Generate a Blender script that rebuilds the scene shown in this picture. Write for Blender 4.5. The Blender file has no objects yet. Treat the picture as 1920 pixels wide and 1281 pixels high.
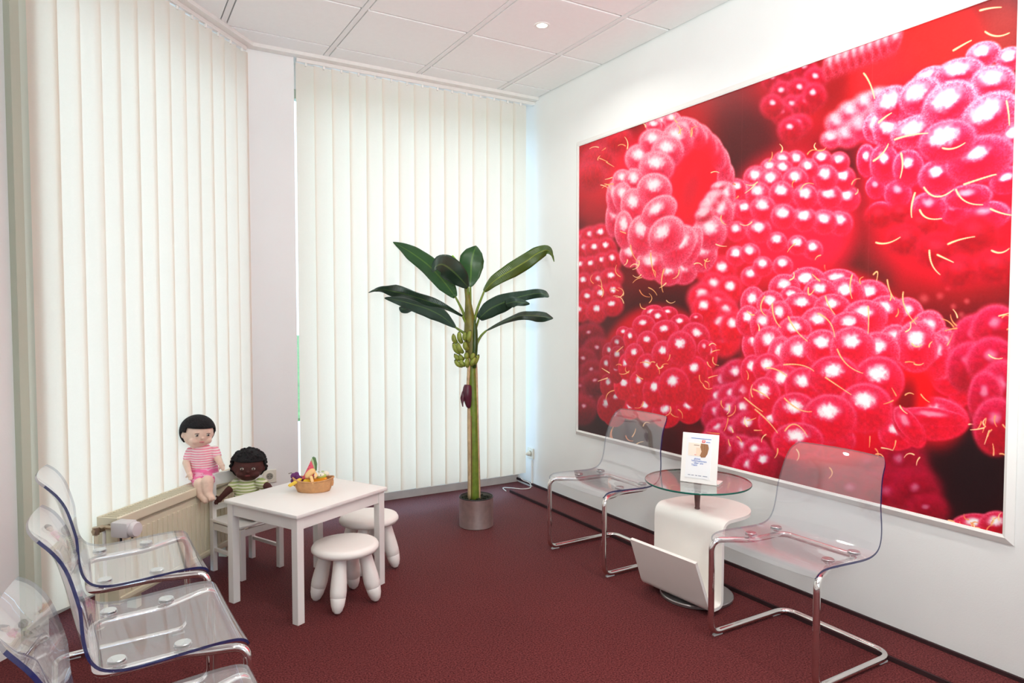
import bpy, bmesh, math, random
import numpy as np
from mathutils import Vector, Matrix
random.seed(7); rng = np.random.default_rng(3)
PI = math.pi
scn = bpy.context.scene; COL = scn.collection
R = math.radians

# ------------------------------------------------------------------ camera
HC, TH, PH, FP = 1.35, R(30.6), R(2.27), 1277.0
cd = bpy.data.cameras.new('camera'); cam = bpy.data.objects.new('camera', cd); COL.objects.link(cam)
cam.location = (0, 0, HC); cam.rotation_euler = (PI/2-PH, 0, -TH)
cd.sensor_width = 36; cd.lens = FP/1920*36; cd.clip_start = .05; scn.camera = cam
CP = Vector((0, 0, HC))
FW = Vector((math.sin(TH)*math.cos(PH), math.cos(TH)*math.cos(PH), -math.sin(PH)))
RT = Vector((math.cos(TH), -math.sin(TH), 0)); UP = RT.cross(FW)
def at(px, py, d):            # the point seen at a photo pixel, d metres deep in the room
    return CP + (FW + RT*((px-960)/FP) - UP*((py-640.5)/FP))*d
def atx(px, py, X):
    r = FW + RT*((px-960)/FP) - UP*((py-640.5)/FP); return CP + r*(X/r.x)

# ------------------------------------------------------------------ world, lights, exposure
w = bpy.data.worlds.new('world'); scn.world = w; w.use_nodes = True
wn = w.node_tree; wn.nodes.clear()
wo = wn.nodes.new('ShaderNodeOutputWorld'); wb = wn.nodes.new('ShaderNodeBackground')
wg = wn.nodes.new('ShaderNodeTexCoord'); wsx = wn.nodes.new('ShaderNodeSeparateXYZ'); wr = wn.nodes.new('ShaderNodeValToRGB')
wn.links.new(wg.outputs['Generated'], wsx.inputs[0]); wn.links.new(wsx.outputs['Z'], wr.inputs[0])
wr.color_ramp.elements[0].position = 0.0; wr.color_ramp.elements[0].color = (.46, .62, .84, 1)
wr.color_ramp.elements[1].position = .12; wr.color_ramp.elements[1].color = (.55, .76, 1.0, 1)
wn.links.new(wr.outputs[0], wb.inputs[0]); wb.inputs[1].default_value = 3.9
wn.links.new(wb.outputs[0], wo.inputs[0])
scn.view_settings.view_transform = 'Standard'; scn.view_settings.look = 'None'
scn.view_settings.gamma = 1; scn.view_settings.use_curve_mapping = False
scn.view_settings.exposure = 0.09
scn.cycles.max_bounces = 10; scn.cycles.use_adaptive_sampling = True; scn.cycles.adaptive_threshold = .02; scn.cycles.transparent_max_bounces = 20; scn.cycles.diffuse_bounces = 6
scn.cycles.caustics_reflective = False; scn.cycles.caustics_refractive = False
scn.cycles.sample_clamp_indirect = 6; scn.cycles.use_denoising = True
LAMP_W = 10.5
# added spot behind the camera, aimed up to brighten ceiling and upper walls
fl = bpy.data.lights.new('added_bounce_fill', 'SPOT'); fl.energy = 480; fl.spot_size = R(125); fl.spot_blend = 1; fl.shadow_soft_size = .12; fl.color = (.94, 1, 1)
flo = bpy.data.objects.new('added_bounce_fill', fl); COL.objects.link(flo); flo.location = (.15, -.35, 1.75)
flo.rotation_euler = (Vector((1.7, 1.1, 2.985))-Vector(flo.location)).to_track_quat('-Z', 'Y').to_euler()

# ------------------------------------------------------------------ materials
def nodes(name):
    m = bpy.data.materials.new(name); m.use_nodes = True; nt = m.node_tree
    return m, nt, nt.nodes['Principled BSDF'], nt.nodes['Material Output']
def mat(name, col, rough=.5, metal=0, noise=0, nscale=20, bump=0, bscale=60, spec=.5, coat=0, sheen=0, alpha=1):
    m, nt, p, o = nodes(name)
    p.inputs['Base Color'].default_value = (*col, 1); p.inputs['Roughness'].default_value = rough
    p.inputs['Metallic'].default_value = metal; p.inputs['Specular IOR Level'].default_value = spec
    p.inputs['Coat Weight'].default_value = coat; p.inputs['Sheen Weight'].default_value = sheen
    if noise or bump:
        tc = nt.nodes.new('ShaderNodeTexCoord')
    if noise:
        n = nt.nodes.new('ShaderNodeTexNoise'); n.inputs['Scale'].default_value = nscale; n.inputs['Detail'].default_value = 4
        nt.links.new(tc.outputs['Object'], n.inputs['Vector'])
        r = nt.nodes.new('ShaderNodeValToRGB')
        r.color_ramp.elements[0].position = .3; r.color_ramp.elements[1].position = .7
        r.color_ramp.elements[0].color = tuple(c*(1-noise) for c in col)+(1,)
        r.color_ramp.elements[1].color = tuple(min(1, c*(1+noise)) for c in col)+(1,)
        nt.links.new(n.outputs['Fac'], r.inputs[0]); nt.links.new(r.outputs[0], p.inputs['Base Color'])
    if bump:
        n2 = nt.nodes.new('ShaderNodeTexNoise'); n2.inputs['Scale'].default_value = bscale
        nt.links.new(tc.outputs['Object'], n2.inputs['Vector'])
        b = nt.nodes.new('ShaderNodeBump'); b.inputs['Strength'].default_value = bump; b.inputs['Distance'].default_value = .004
        nt.links.new(n2.outputs['Fac'], b.inputs['Height']); nt.links.new(b.outputs[0], p.inputs['Normal'])
    return m
def stripes(name, ca, cb, period, axis='Z', duty=.5, wob=0, rough=.9):
    m, nt, p, o = nodes(name); tc = nt.nodes.new('ShaderNodeTexCoord')
    s = nt.nodes.new('ShaderNodeSeparateXYZ'); nt.links.new(tc.outputs['Object'], s.inputs[0])
    n = nt.nodes.new('ShaderNodeTexNoise'); n.inputs['Scale'].default_value = 12; nt.links.new(tc.outputs['Object'], n.inputs['Vector'])
    ma = nt.nodes.new('ShaderNodeMath'); ma.operation = 'MULTIPLY_ADD'
    nt.links.new(n.outputs['Fac'], ma.inputs[0]); ma.inputs[1].default_value = wob; nt.links.new(s.outputs[axis], ma.inputs[2])
    d = nt.nodes.new('ShaderNodeMath'); d.operation = 'DIVIDE'; nt.links.new(ma.outputs[0], d.inputs[0]); d.inputs[1].default_value = period
    f = nt.nodes.new('ShaderNodeMath'); f.operation = 'FRACT'; nt.links.new(d.outputs[0], f.inputs[0])
    r = nt.nodes.new('ShaderNodeValToRGB'); r.color_ramp.interpolation = 'CONSTANT'
    r.color_ramp.elements[0].color = (*ca, 1); r.color_ramp.elements[1].position = duty; r.color_ramp.elements[1].color = (*cb, 1)
    nt.links.new(f.outputs[0], r.inputs[0]); nt.links.new(r.outputs[0], p.inputs['Base Color'])
    p.inputs['Roughness'].default_value = rough
    return m
def clear(name, tint, fres=1.45, haze=.0, hazecol=(.9, .92, .95), rough=.02, add=0.0):
    m, nt, p, o = nodes(name); nt.nodes.remove(p)
    t = nt.nodes.new('ShaderNodeBsdfTransparent'); t.inputs[0].default_value = (*tint, 1)
    g = nt.nodes.new('ShaderNodeBsdfGlossy'); g.inputs['Roughness'].default_value = rough; g.inputs[0].default_value = (1, 1, 1, 1)
    lw = nt.nodes.new('ShaderNodeLayerWeight'); lw.inputs[0].default_value = .5
    pw = nt.nodes.new('ShaderNodeMath'); pw.operation = 'POWER'; nt.links.new(lw.outputs['Facing'], pw.inputs[0]); pw.inputs[1].default_value = 4.0
    f = nt.nodes.new('ShaderNodeMath'); f.operation = 'MULTIPLY_ADD'; nt.links.new(pw.outputs[0], f.inputs[0]); f.inputs[1].default_value = .75; f.inputs[2].default_value = ((fres-1)/(fres+1))**2
    a = nt.nodes.new('ShaderNodeMath'); a.operation = 'ADD'; a.use_clamp = True; nt.links.new(f.outputs[0], a.inputs[0]); a.inputs[1].default_value = add
    mx = nt.nodes.new('ShaderNodeMixShader'); nt.links.new(a.outputs[0], mx.inputs[0]); nt.links.new(t.outputs[0], mx.inputs[1]); nt.links.new(g.outputs[0], mx.inputs[2])
    last = mx
    if haze:
        d = nt.nodes.new('ShaderNodeBsdfDiffuse'); d.inputs[0].default_value = (*hazecol, 1)
        m2 = nt.nodes.new('ShaderNodeMixShader'); m2.inputs[0].default_value = haze
        nt.links.new(mx.outputs[0], m2.inputs[1]); nt.links.new(d.outputs[0], m2.inputs[2]); last = m2
    nt.links.new(last.outputs[0], o.inputs[0]); return m
def emis(name, col, s):
    m, nt, p, o = nodes(name); p.inputs['Emission Color'].default_value = (*col, 1); p.inputs['Emission Strength'].default_value = s
    p.inputs['Base Color'].default_value = (*col, 1); return m

M = {}
M['wall'] = mat('wall_paint', (.835, .85, .83), .6, noise=.015, nscale=3, bump=.08, bscale=180)
M['ceiling'] = mat('ceiling_tile_white', (.86, .86, .845), .8, noise=.01, nscale=40, bump=.15, bscale=300)
M['tee'] = mat('grid_metal_white', (.80, .79, .78), .45)
M['rail'] = mat('rail_white', (.80, .78, .74), .4)
M['dark_gap'] = mat('dark_gap', (.03, .035, .035), .7)
M['skirt'] = mat('skirting_beige', (.62, .54, .49), .6, noise=.04)
M['frame_green'] = mat('window_frame_grey_green', (.50, .55, .44), .5)
M['white'] = mat('painted_white', (.81, .80, .765), .45, noise=.01, nscale=8)
M['white_plastic'] = mat('white_plastic', (.87, .845, .80), .45, noise=.01, nscale=8)
M['cream'] = mat('radiator_cream', (.70, .64, .48), .4)
M['cream_shade'] = mat('radiator_grille_shadow', (.32, .28, .2), .6)  # darker cream, the shade inside the grille put into the colour
M['chrome'] = mat('chrome', (.82, .80, .78), .07, 1)
M['steel'] = mat('brushed_steel', (.70, .66, .62), .34, .9, noise=.1, nscale=30)
M['brass'] = mat('valve_brass', (.45, .36, .26), .35, 1)
M['black'] = mat('black_rubber', (.02, .02, .02), .6)
M['soil'] = mat('pot_soil', (.02, .025, .012), .9, noise=.4, nscale=60, bump=1)
M['base_disc'] = mat('satin_metal_disc', (.38, .36, .36), .3, .9)
M['walnut'] = mat('dark_wood', (.10, .04, .035), .3, noise=.2)
M['acrylic'] = clear('clear_acrylic', (.965, .965, .975), 1.42, .05, add=.02)
def edge():
    m, nt, p, o = nodes('acrylic_edge'); p.inputs['Base Color'].default_value = (.008, .012, .10, 1); p.inputs['Roughness'].default_value = .12
    t = nt.nodes.new('ShaderNodeBsdfTransparent'); t.inputs[0].default_value = (.62, .64, .70, 1)
    g = nt.nodes.new('ShaderNodeNewGeometry'); mx = nt.nodes.new('ShaderNodeMixShader'); mm = nt.nodes.new('ShaderNodeMapRange')
    mm.inputs[3].default_value = .12; mm.inputs[4].default_value = .88; nt.links.new(g.outputs['Backfacing'], mm.inputs[0])
    nt.links.new(mm.outputs[0], mx.inputs[0]); nt.links.new(p.outputs[0], mx.inputs[1]); nt.links.new(t.outputs[0], mx.inputs[2]); nt.links.new(mx.outputs[0], o.inputs[0]); return m
M['acrylic_edge'] = edge()
M['acrylic_rim'] = clear('acrylic_rim', (.55, .55, .58), 1.5, .2, (.45, .42, .44), .05)
M['stud'] = mat('satin_stud', (.66, .68, .69), .22, .9)
M['glide'] = mat('plastic_glide', (.5, .5, .5), .4)
M['glass'] = clear('tempered_glass', (.93, .96, .95), 1.5, .0, add=.06, rough=.005)
M['glass_edge'] = mat('green_glass_edge', (.0, .10, .07), .1)
M['pane'] = clear('window_pane', (.96, .98, .97), 1.45)
M['cable'] = mat('white_cable', (.78, .76, .72), .5)
M['skin_light'] = mat('doll_cloth_light', (.80, .58, .46), .85, noise=.04, nscale=60, sheen=.2)
M['skin_dark'] = mat('doll_cloth_dark', (.065, .016, .012), .8, noise=.2, nscale=60)
M['hair'] = mat('black_wool', (.006, .005, .006), .9, noise=.3, nscale=90, bump=1, bscale=200)
M['eye'] = mat('stitched_eye', (.05, .035, .03), .6)
M['eye_white'] = mat('stitched_eye_white', (.5, .48, .42), .6)
M['lip'] = mat('stitched_lip', (.62, .22, .22), .8)
M['lip_dark'] = mat('stitched_lip_dark', (.16, .03, .03), .8)
M['shirt_pink'] = stripes('pink_striped_jersey', (.86, .28, .38), (.88, .72, .72), .0125)
M['shorts_pink'] = stripes('pink_shorts', (.85, .18, .38), (.85, .45, .58), .02, 'Z', .7, .05)
M['shirt_green'] = stripes('green_striped_jersey', (.36, .45, .16), (.76, .76, .58), .015)
M['wicker'] = mat('basket_wicker', (.56, .30, .13), .7, noise=.12, nscale=50)
M['purple'] = mat('grape_felt', (.12, .02, .13), .7, noise=.2)
M['stem_grey'] = mat('felt_stem', (.12, .12, .10), .8)
M['banana'] = mat('banana_felt', (.85, .58, .06), .6, noise=.08)
M['cream_felt'] = mat('peeled_cream_felt', (.85, .56, .24), .7, noise=.05)
M['melon'] = mat('melon_felt', (.86, .13, .20), .7, noise=.05)
M['rind'] = mat('rind_felt', (.50, .60, .34), .7)
M['rind_dark'] = mat('rind_dark_felt', (.10, .22, .08), .7)
M['lemon'] = mat('lemon_felt', (.85, .58, .02), .5)
M['orange'] = mat('orange_felt', (.86, .34, .01), .55)
M['apple'] = mat('apple_flesh_felt', (.80, .78, .62), .7)
M['kiwi'] = mat('pear_green_felt', (.42, .52, .12), .7)
M['pulp'] = mat('paper_white', (.84, .84, .84), .5)
M['print_blue'] = mat('print_blue', (.05, .14, .50), .6)
M['print_grey'] = mat('print_grey', (.25, .27, .35), .6)
M['print_red'] = mat('print_red', (.75, .05, .04), .6)
M['print_skin'] = mat('print_skin', (.85, .62, .46), .6, noise=.06, nscale=25)
M['print_skin_light'] = mat('print_skin_light', (.87, .74, .62), .6)
M['print_hair'] = stripes('print_hair', (.22, .09, .04), (.45, .22, .10), .006, 'X', .55, .01, .6)
M['print_brow'] = mat('print_brow', (.25, .15, .11), .6)
M['thermo'] = mat('thermostat_plastic', (.62, .60, .60), .45)
M['thermo_dial'] = mat('thermostat_dial', (.70, .66, .67), .4)
M['socket'] = mat('socket_ivory', (.72, .70, .60), .4)
M['socket_hole'] = mat('socket_recess', (.25, .24, .2), .6)
M['lampglow'] = emis('lamp_glow', (1, .92, .66), 14)
M['leaf'] = None
def leafmat(name, a, b, rough=.35, tr=.25):
    m, nt, p, o = nodes(name); tc = nt.nodes.new('ShaderNodeTexCoord'); uv = nt.nodes.new('ShaderNodeUVMap'); uv.uv_map = 'UVMap'
    s = nt.nodes.new('ShaderNodeSeparateXYZ'); nt.links.new(uv.outputs[0], s.inputs[0])
    wv = nt.nodes.new('ShaderNodeTexWave'); wv.wave_type = 'BANDS'; wv.bands_direction = 'X'; wv.inputs['Scale'].default_value = 9; wv.inputs['Distortion'].default_value = 1.5
    nt.links.new(uv.outputs[0], wv.inputs['Vector'])
    rp = nt.nodes.new('ShaderNodeValToRGB'); rp.color_ramp.elements[0].color = (*a, 1); rp.color_ramp.elements[1].color = (*b, 1)
    rp.color_ramp.elements[0].position = .2; rp.color_ramp.elements[1].position = .9
    nt.links.new(wv.outputs['Fac'], rp.inputs[0])
    ab = nt.nodes.new('ShaderNodeMath'); ab.operation = 'SUBTRACT'; nt.links.new(s.outputs['Y'], ab.inputs[0]); ab.inputs[1].default_value = .5
    ab2 = nt.nodes.new('ShaderNodeMath'); ab2.operation = 'ABSOLUTE'; nt.links.new(ab.outputs[0], ab2.inputs[0])
    lt = nt.nodes.new('ShaderNodeMath'); lt.operation = 'LESS_THAN'; nt.links.new(ab2.outputs[0], lt.inputs[0]); lt.inputs[1].default_value = .035
    mx = nt.nodes.new('ShaderNodeMixRGB'); nt.links.new(lt.outputs[0], mx.inputs[0]); nt.links.new(rp.outputs[0], mx.inputs[1]); mx.inputs[2].default_value = (b[0]*2.2+.02, b[1]*1.7+.03, b[2]*1.2, 1)
    nt.links.new(mx.outputs[0], p.inputs['Base Color']); p.inputs['Roughness'].default_value = rough
    bp = nt.nodes.new('ShaderNodeBump'); bp.inputs['Strength'].default_value = .25; bp.inputs['Distance'].default_value = .003
    nt.links.new(wv.outputs['Fac'], bp.inputs['Height']); nt.links.new(bp.outputs[0], p.inputs['Normal'])
    t = nt.nodes.new('ShaderNodeBsdfTranslucent'); t.inputs[0].default_value = (b[0]*2.5, b[1]*3, b[2], 1)
    ms = nt.nodes.new('ShaderNodeMixShader'); ms.inputs[0].default_value = tr
    nt.links.new(p.outputs[0], ms.inputs[1]); nt.links.new(t.outputs[0], ms.inputs[2]); nt.links.new(ms.outputs[0], o.inputs[0])
    return m
M['leaf_green'] = leafmat('leaf_green', (.022, .075, .022), (.035, .11, .03))
M['leaf_dark'] = leafmat('leaf_dark', (.008, .03, .018), (.016, .05, .025), tr=.04)
M['leaf_olive'] = leafmat('leaf_olive', (.03, .07, .008), (.07, .13, .012), tr=.2)
M['leaf_new'] = leafmat('leaf_new', (.22, .36, .03), (.3, .45, .06), tr=.4)
M['stalk'] = mat('stalk_green', (.13, .20, .015), .45, noise=.25, nscale=25)
M['stalk_brown'] = mat('stalk_brown_green', (.13, .12, .012), .5, noise=.35, nscale=20)
M['sheath'] = mat('dry_sheath', (.50, .36, .20), .6, noise=.2, nscale=30)
M['sheath_red'] = mat('sheath_red_edge', (.20, .06, .03), .6)
M['unripe'] = mat('unripe_banana', (.20, .24, .03), .5, noise=.25, nscale=30)
M['tip_black'] = mat('banana_tip', (.03, .03, .015), .7)
M['blossom'] = mat('banana_blossom', (.07, .006, .02), .4, noise=.2)

def carpet():
    m, nt, p, o = nodes('carpet_maroon'); tc = nt.nodes.new('ShaderNodeTexCoord')
    n = nt.nodes.new('ShaderNodeTexNoise'); n.inputs['Scale'].default_value = 150; n.inputs['Detail'].default_value = 5; n.inputs['Roughness'].default_value = .7
    nt.links.new(tc.outputs['Object'], n.inputs['Vector'])
    r = nt.nodes.new('ShaderNodeValToRGB'); r.color_ramp.elements[0].position = .36; r.color_ramp.elements[1].position = .66
    r.color_ramp.elements[0].color = (.036, .005, .006, 1); r.color_ramp.elements[1].color = (.20, .045, .043, 1)
    nt.links.new(n.outputs['Fac'], r.inputs[0])
    n3 = nt.nodes.new('ShaderNodeTexNoise'); n3.inputs['Scale'].default_value = 2.2; nt.links.new(tc.outputs['Object'], n3.inputs['Vector'])
    mr = nt.nodes.new('ShaderNodeMapRange'); mr.inputs[3].default_value = .88; mr.inputs[4].default_value = 1.12; nt.links.new(n3.outputs['Fac'], mr.inputs[0])
    mm = nt.nodes.new('ShaderNodeMixRGB'); mm.blend_type = 'MULTIPLY'; mm.inputs[0].default_value = 1
    nt.links.new(r.outputs[0], mm.inputs[1]); nt.links.new(mr.outputs[0], mm.inputs[2]); nt.links.new(mm.outputs[0], p.inputs['Base Color'])
    p.inputs['Roughness'].default_value = .95; p.inputs['Specular IOR Level'].default_value = .08
    p.inputs['Sheen Weight'].default_value = .05; p.inputs['Sheen Roughness'].default_value = .3; p.inputs['Sheen Tint'].default_value = (.8, .75, .95, 1)
    b = nt.nodes.new('ShaderNodeBump'); b.inputs['Strength'].default_value = .7; b.inputs['Distance'].default_value = .004
    nt.links.new(n.outputs['Fac'], b.inputs['Height']); nt.links.new(b.outputs[0], p.inputs['Normal'])
    # the pile turns glossy at grazing angles and mirrors the daylight under the blinds
    lw = nt.nodes.new('ShaderNodeLayerWeight'); lw.inputs[0].default_value = .5
    pw = nt.nodes.new('ShaderNodeMath'); pw.operation = 'POWER'; nt.links.new(lw.outputs['Facing'], pw.inputs[0]); pw.inputs[1].default_value = 10
    g = nt.nodes.new('ShaderNodeBsdfGlossy'); g.inputs['Roughness'].default_value = .26; g.inputs[0].default_value = (.95, .95, .95, 1); nt.links.new(b.outputs[0], g.inputs['Normal'])
    mx = nt.nodes.new('ShaderNodeMixShader'); nt.links.new(pw.outputs[0], mx.inputs[0]); nt.links.new(p.outputs[0], mx.inputs[1]); nt.links.new(g.outputs[0], mx.inputs[2]); nt.links.new(mx.outputs[0], o.inputs[0])
    return m
M['carpet'] = carpet()
M['carpet_edge'] = mat('carpet_edge', (.025, .004, .006), .9)
def blind():
    m, nt, p, o = nodes('blind_fabric'); nt.nodes.remove(p)
    tc = nt.nodes.new('ShaderNodeTexCoord'); n = nt.nodes.new('ShaderNodeTexNoise'); n.inputs['Scale'].default_value = 160
    nt.links.new(tc.outputs['Object'], n.inputs['Vector'])
    r = nt.nodes.new('ShaderNodeValToRGB'); r.color_ramp.elements[0].color = (.76, .74, .70, 1); r.color_ramp.elements[1].color = (.82, .80, .77, 1)
    nt.links.new(n.outputs['Fac'], r.inputs[0])
    d = nt.nodes.new('ShaderNodeBsdfDiffuse'); t = nt.nodes.new('ShaderNodeBsdfTranslucent')
    nt.links.new(r.outputs[0], d.inputs[0]); t.inputs[0].default_value = (.99, .80, .60, 1)
    ms = nt.nodes.new('ShaderNodeMixShader'); ms.inputs[0].default_value = .45
    nt.links.new(d.outputs[0], ms.inputs[1]); nt.links.new(t.outputs[0], ms.inputs[2]); nt.links.new(ms.outputs[0], o.inputs[0])
    return m
M['blind'] = blind()
M['grass'] = mat('lawn', (.10, .20, .05), .9, noise=.4, nscale=4)
M['bush'] = mat('bush_leaves', (.05, .14, .03), .8, noise=.5, nscale=8, bump=1, bscale=20)

# ------------------------------------------------------------------ helpers
def tag(o, label=None, cat=None, group=None, kind=None):
    for k, v in (('label', label), ('category', cat), ('group', group), ('kind', kind)):
        if v: o[k] = v
    return o
def empty(name, loc=(0, 0, 0), rz=0, label=None, cat=None, group=None):
    o = bpy.data.objects.new(name, None); COL.objects.link(o); o.location = loc; o.rotation_euler = (0, 0, rz)
    o.empty_display_size = .1
    return tag(o, label, cat, group)
def obj(name, bm, m, parent=None, smooth=None, world=False, mats=None):
    bmesh.ops.recalc_face_normals(bm, faces=bm.faces)
    if world and parent is not None: bmesh.ops.translate(bm, verts=bm.verts, vec=-Vector(parent.location))
    me = bpy.data.meshes.new(name); bm.to_mesh(me); bm.free()
    for x in (mats or [m]): me.materials.append(x)
    if smooth is not None:
        if smooth >= 179: me.polygons.foreach_set('use_smooth', [True]*len(me.polygons))
        else:
            me.polygons.foreach_set('use_smooth', [True]*len(me.polygons)); me.set_sharp_from_angle(angle=R(smooth))
    o = bpy.data.objects.new(name, me); COL.objects.link(o); o.parent = parent
    return o
def box(bm, c, s, bev=0, rot=None, mi=0):
    r = bmesh.ops.create_cube(bm, size=1); vs = r['verts']
    bmesh.ops.scale(bm, vec=s, verts=vs)
    if bev:
        es = {e for v in vs for e in v.link_edges}
        rb = bmesh.ops.bevel(bm, geom=list(es), offset=bev, segments=2, affect='EDGES', profile=.5); vs = list({v for f in rb['faces'] for v in f.verts} | {v for v in vs if v.is_valid})
    if rot is not None: bmesh.ops.rotate(bm, matrix=rot, verts=vs, cent=(0, 0, 0))
    bmesh.ops.translate(bm, vec=c, verts=vs)
    if mi:
        for f in {f for v in vs for f in v.link_faces}: f.material_index = mi
    return vs
def fillet(pts, r, n=6):
    pts = [Vector(p) for p in pts]; out = [pts[0]]
    for i in range(1, len(pts)-1):
        a, b, c = pts[i-1], pts[i], pts[i+1]
        rr = r[i-1] if isinstance(r, (list, tuple)) else r
        d1 = (a-b); d2 = (c-b); k = min(rr, d1.length*.49, d2.length*.49)
        p1 = b+d1.normalized()*k; p2 = b+d2.normalized()*k
        for j in range(n+1):
            t = j/n; out.append(p1*(1-t)**2+b*2*t*(1-t)+p2*t*t)
    out.append(pts[-1]); return out
def tube(bm, pts, rad, seg=12, closed=False, caps=True, flat=1.0):
    pts = [Vector(p) for p in pts]; n = len(pts)
    rads = rad if isinstance(rad, (list, tuple)) else [rad]*n
    rings = []; nrm = None
    for i in range(n):
        if closed: t = (pts[(i+1) % n]-pts[i-1]).normalized()
        else: t = (pts[min(i+1, n-1)]-pts[max(i-1, 0)]).normalized()
        if nrm is None:
            nrm = t.orthogonal().normalized()
            up = Vector((0, 0, 1))
            if abs(t.dot(up)) < .9: nrm = (up-t*up.dot(t)).normalized()
        else: nrm = (nrm-t*nrm.dot(t)).normalized()
        bn = t.cross(nrm)
        rings.append([bm.verts.new(pts[i]+(nrm*math.cos(2*PI*k/seg)*flat+bn*math.sin(2*PI*k/seg))*rads[i]) for k in range(seg)])
    m = n if closed else n-1
    for i in range(m):
        A, B = rings[i], rings[(i+1) % n]
        for k in range(seg): bm.faces.new((A[k], A[(k+1) % seg], B[(k+1) % seg], B[k]))
    if caps and not closed: bm.faces.new(rings[0][::-1]); bm.faces.new(rings[-1])
def lathe(bm, prof, seg=32, c=(0, 0, 0), axis=None):
    c = Vector(c); rings = []
    rot = Vector((0, 0, 1)).rotation_difference(Vector(axis)).to_matrix() if axis is not None else Matrix.Identity(3)
    for r, z in prof:
        if r < 1e-6: rings.append([bm.verts.new(c+rot@Vector((0, 0, z)))])
        else: rings.append([bm.verts.new(c+rot@Vector((r*math.cos(2*PI*k/seg), r*math.sin(2*PI*k/seg), z))) for k in range(seg)])
    for A, B in zip(rings, rings[1:]):
        for k in range(seg):
            k2 = (k+1) % seg
            if len(A) == 1 and len(B) == 1: break
            if len(A) == 1: bm.faces.new((A[0], B[k2], B[k]))
            elif len(B) == 1: bm.faces.new((A[k], A[k2], B[0]))
            else: bm.faces.new((A[k], A[k2], B[k2], B[k]))
def prism(bm, poly, vec, mi=None):
    vec = Vector(vec); a = [bm.verts.new(Vector(p)) for p in poly]; b = [bm.verts.new(Vector(p)+vec) for p in poly]; n = len(poly)
    bm.faces.new(a[::-1]); bm.faces.new(b)
    for i in range(n): bm.faces.new((a[i], a[(i+1) % n], b[(i+1) % n], b[i]))
def ell(bm, c, r, seg=20, rings=12, rot=None):
    o = bmesh.ops.create_uvsphere(bm, u_segments=seg, v_segments=rings, radius=1)['verts']
    bmesh.ops.scale(bm, vec=r if hasattr(r, '__len__') else (r, r, r), verts=o)
    if rot is not None: bmesh.ops.rotate(bm, matrix=rot, verts=o, cent=(0, 0, 0))
    bmesh.ops.translate(bm, vec=c, verts=o)
def cap(bm, a, b, ra, rb, seg=14):
    a, b = Vector(a), Vector(b); d = (b-a)
    pts = []; rads = []
    u = d.normalized()
    for k in range(5):
        t = PI/2*k/5; pts.append(a-u*ra*math.cos(t)*1.0); rads.append(max(ra*math.sin(t), ra*.06))
    pts += [a, b]; rads += [ra, rb]
    for k in range(4, -1, -1):
        t = PI/2*k/5; pts.append(b+u*rb*math.cos(t)); rads.append(max(rb*math.sin(t), rb*.06))
    tube(bm, pts, rads, seg)
def remesh(o, v=.004, sm=3):
    m = o.modifiers.new('merge', 'REMESH'); m.mode = 'VOXEL'; m.voxel_size = v; m.use_smooth_shade = True
    s = o.modifiers.new('soften', 'SMOOTH'); s.factor = .6; s.iterations = sm

# ------------------------------------------------------------------ the room
XR, ZC, YB = 2.82, 2.985, 4.43          # right wall, ceiling, plane of the back blinds
YW = 4.68                                # window wall behind the back blinds
P0 = Vector((.651, 4.317, 0)); DD = Vector((math.sin(R(42)), math.cos(R(42)), 0)); DN = Vector((math.cos(R(42)), -math.sin(R(42)), 0))
def dg(s, off, z=0): return P0+DD*s+DN*off+Vector((0, 0, z))      # a place along the slanting blind; off > 0 is into the room
YF = -3.2; XL = -3.2
CORN = Vector((.753, 4.43, 0))

bm = bmesh.new()
f = [(XL, YF), (XR, YF), (XR, YW+.02)]; cw = dg(.9, -.2)
floorpoly = [Vector((XL, YF, 0)), Vector((XR+.05, YF, 0)), Vector((XR+.05, YW+.3, 0)), Vector((.3, YW+.3, 0)), dg(-3.0, -.25)]
prism(bm, [p+Vector((0, 0, -.05)) for p in floorpoly], (0, 0, .05)); tag(obj('floor', bm, M['carpet']), kind='structure')

# right wall
bm = bmesh.new(); box(bm, (XR+.06, (YF+YW)/2, ZC/2), (.12, YW-YF+.4, ZC+.2)); tag(obj('wall_right', bm, M['wall']), kind='structure')
bm = bmesh.new(); box(bm, (XR-.006, (YF+YW)/2, .027), (.012, YW-YF, .016)); tag(obj('baseboard_right', bm, M['carpet_edge']), kind='structure')
# low carpeted cable duct along the right wall
bm = bmesh.new()
xa = 2.60
box(bm, ((xa+XR)/2, (YF+4.42)/2, .0095), (XR-xa, 4.42-YF, .021)); duct = tag(obj('trim_1', bm, M['carpet']), kind='structure')
bm = bmesh.new(); box(bm, (xa-.004, (YF+4.42)/2, .0095), (.008, 4.42-YF, .0185)); tag(obj('trim_2', bm, M['carpet_edge']), kind='structure')

# pillar between the two blinds
bm = bmesh.new()
poly = [Vector((.75, 4.435, 0)), Vector((1.03, 4.435, 0)), Vector((1.03, 4.80, 0)), dg(.45, -.45), dg(.125, -.45), dg(.125, .0)]
prism(bm, poly, (0, 0, ZC)); tag(obj('wall_pillar', bm, M['wall']), kind='structure')
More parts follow.
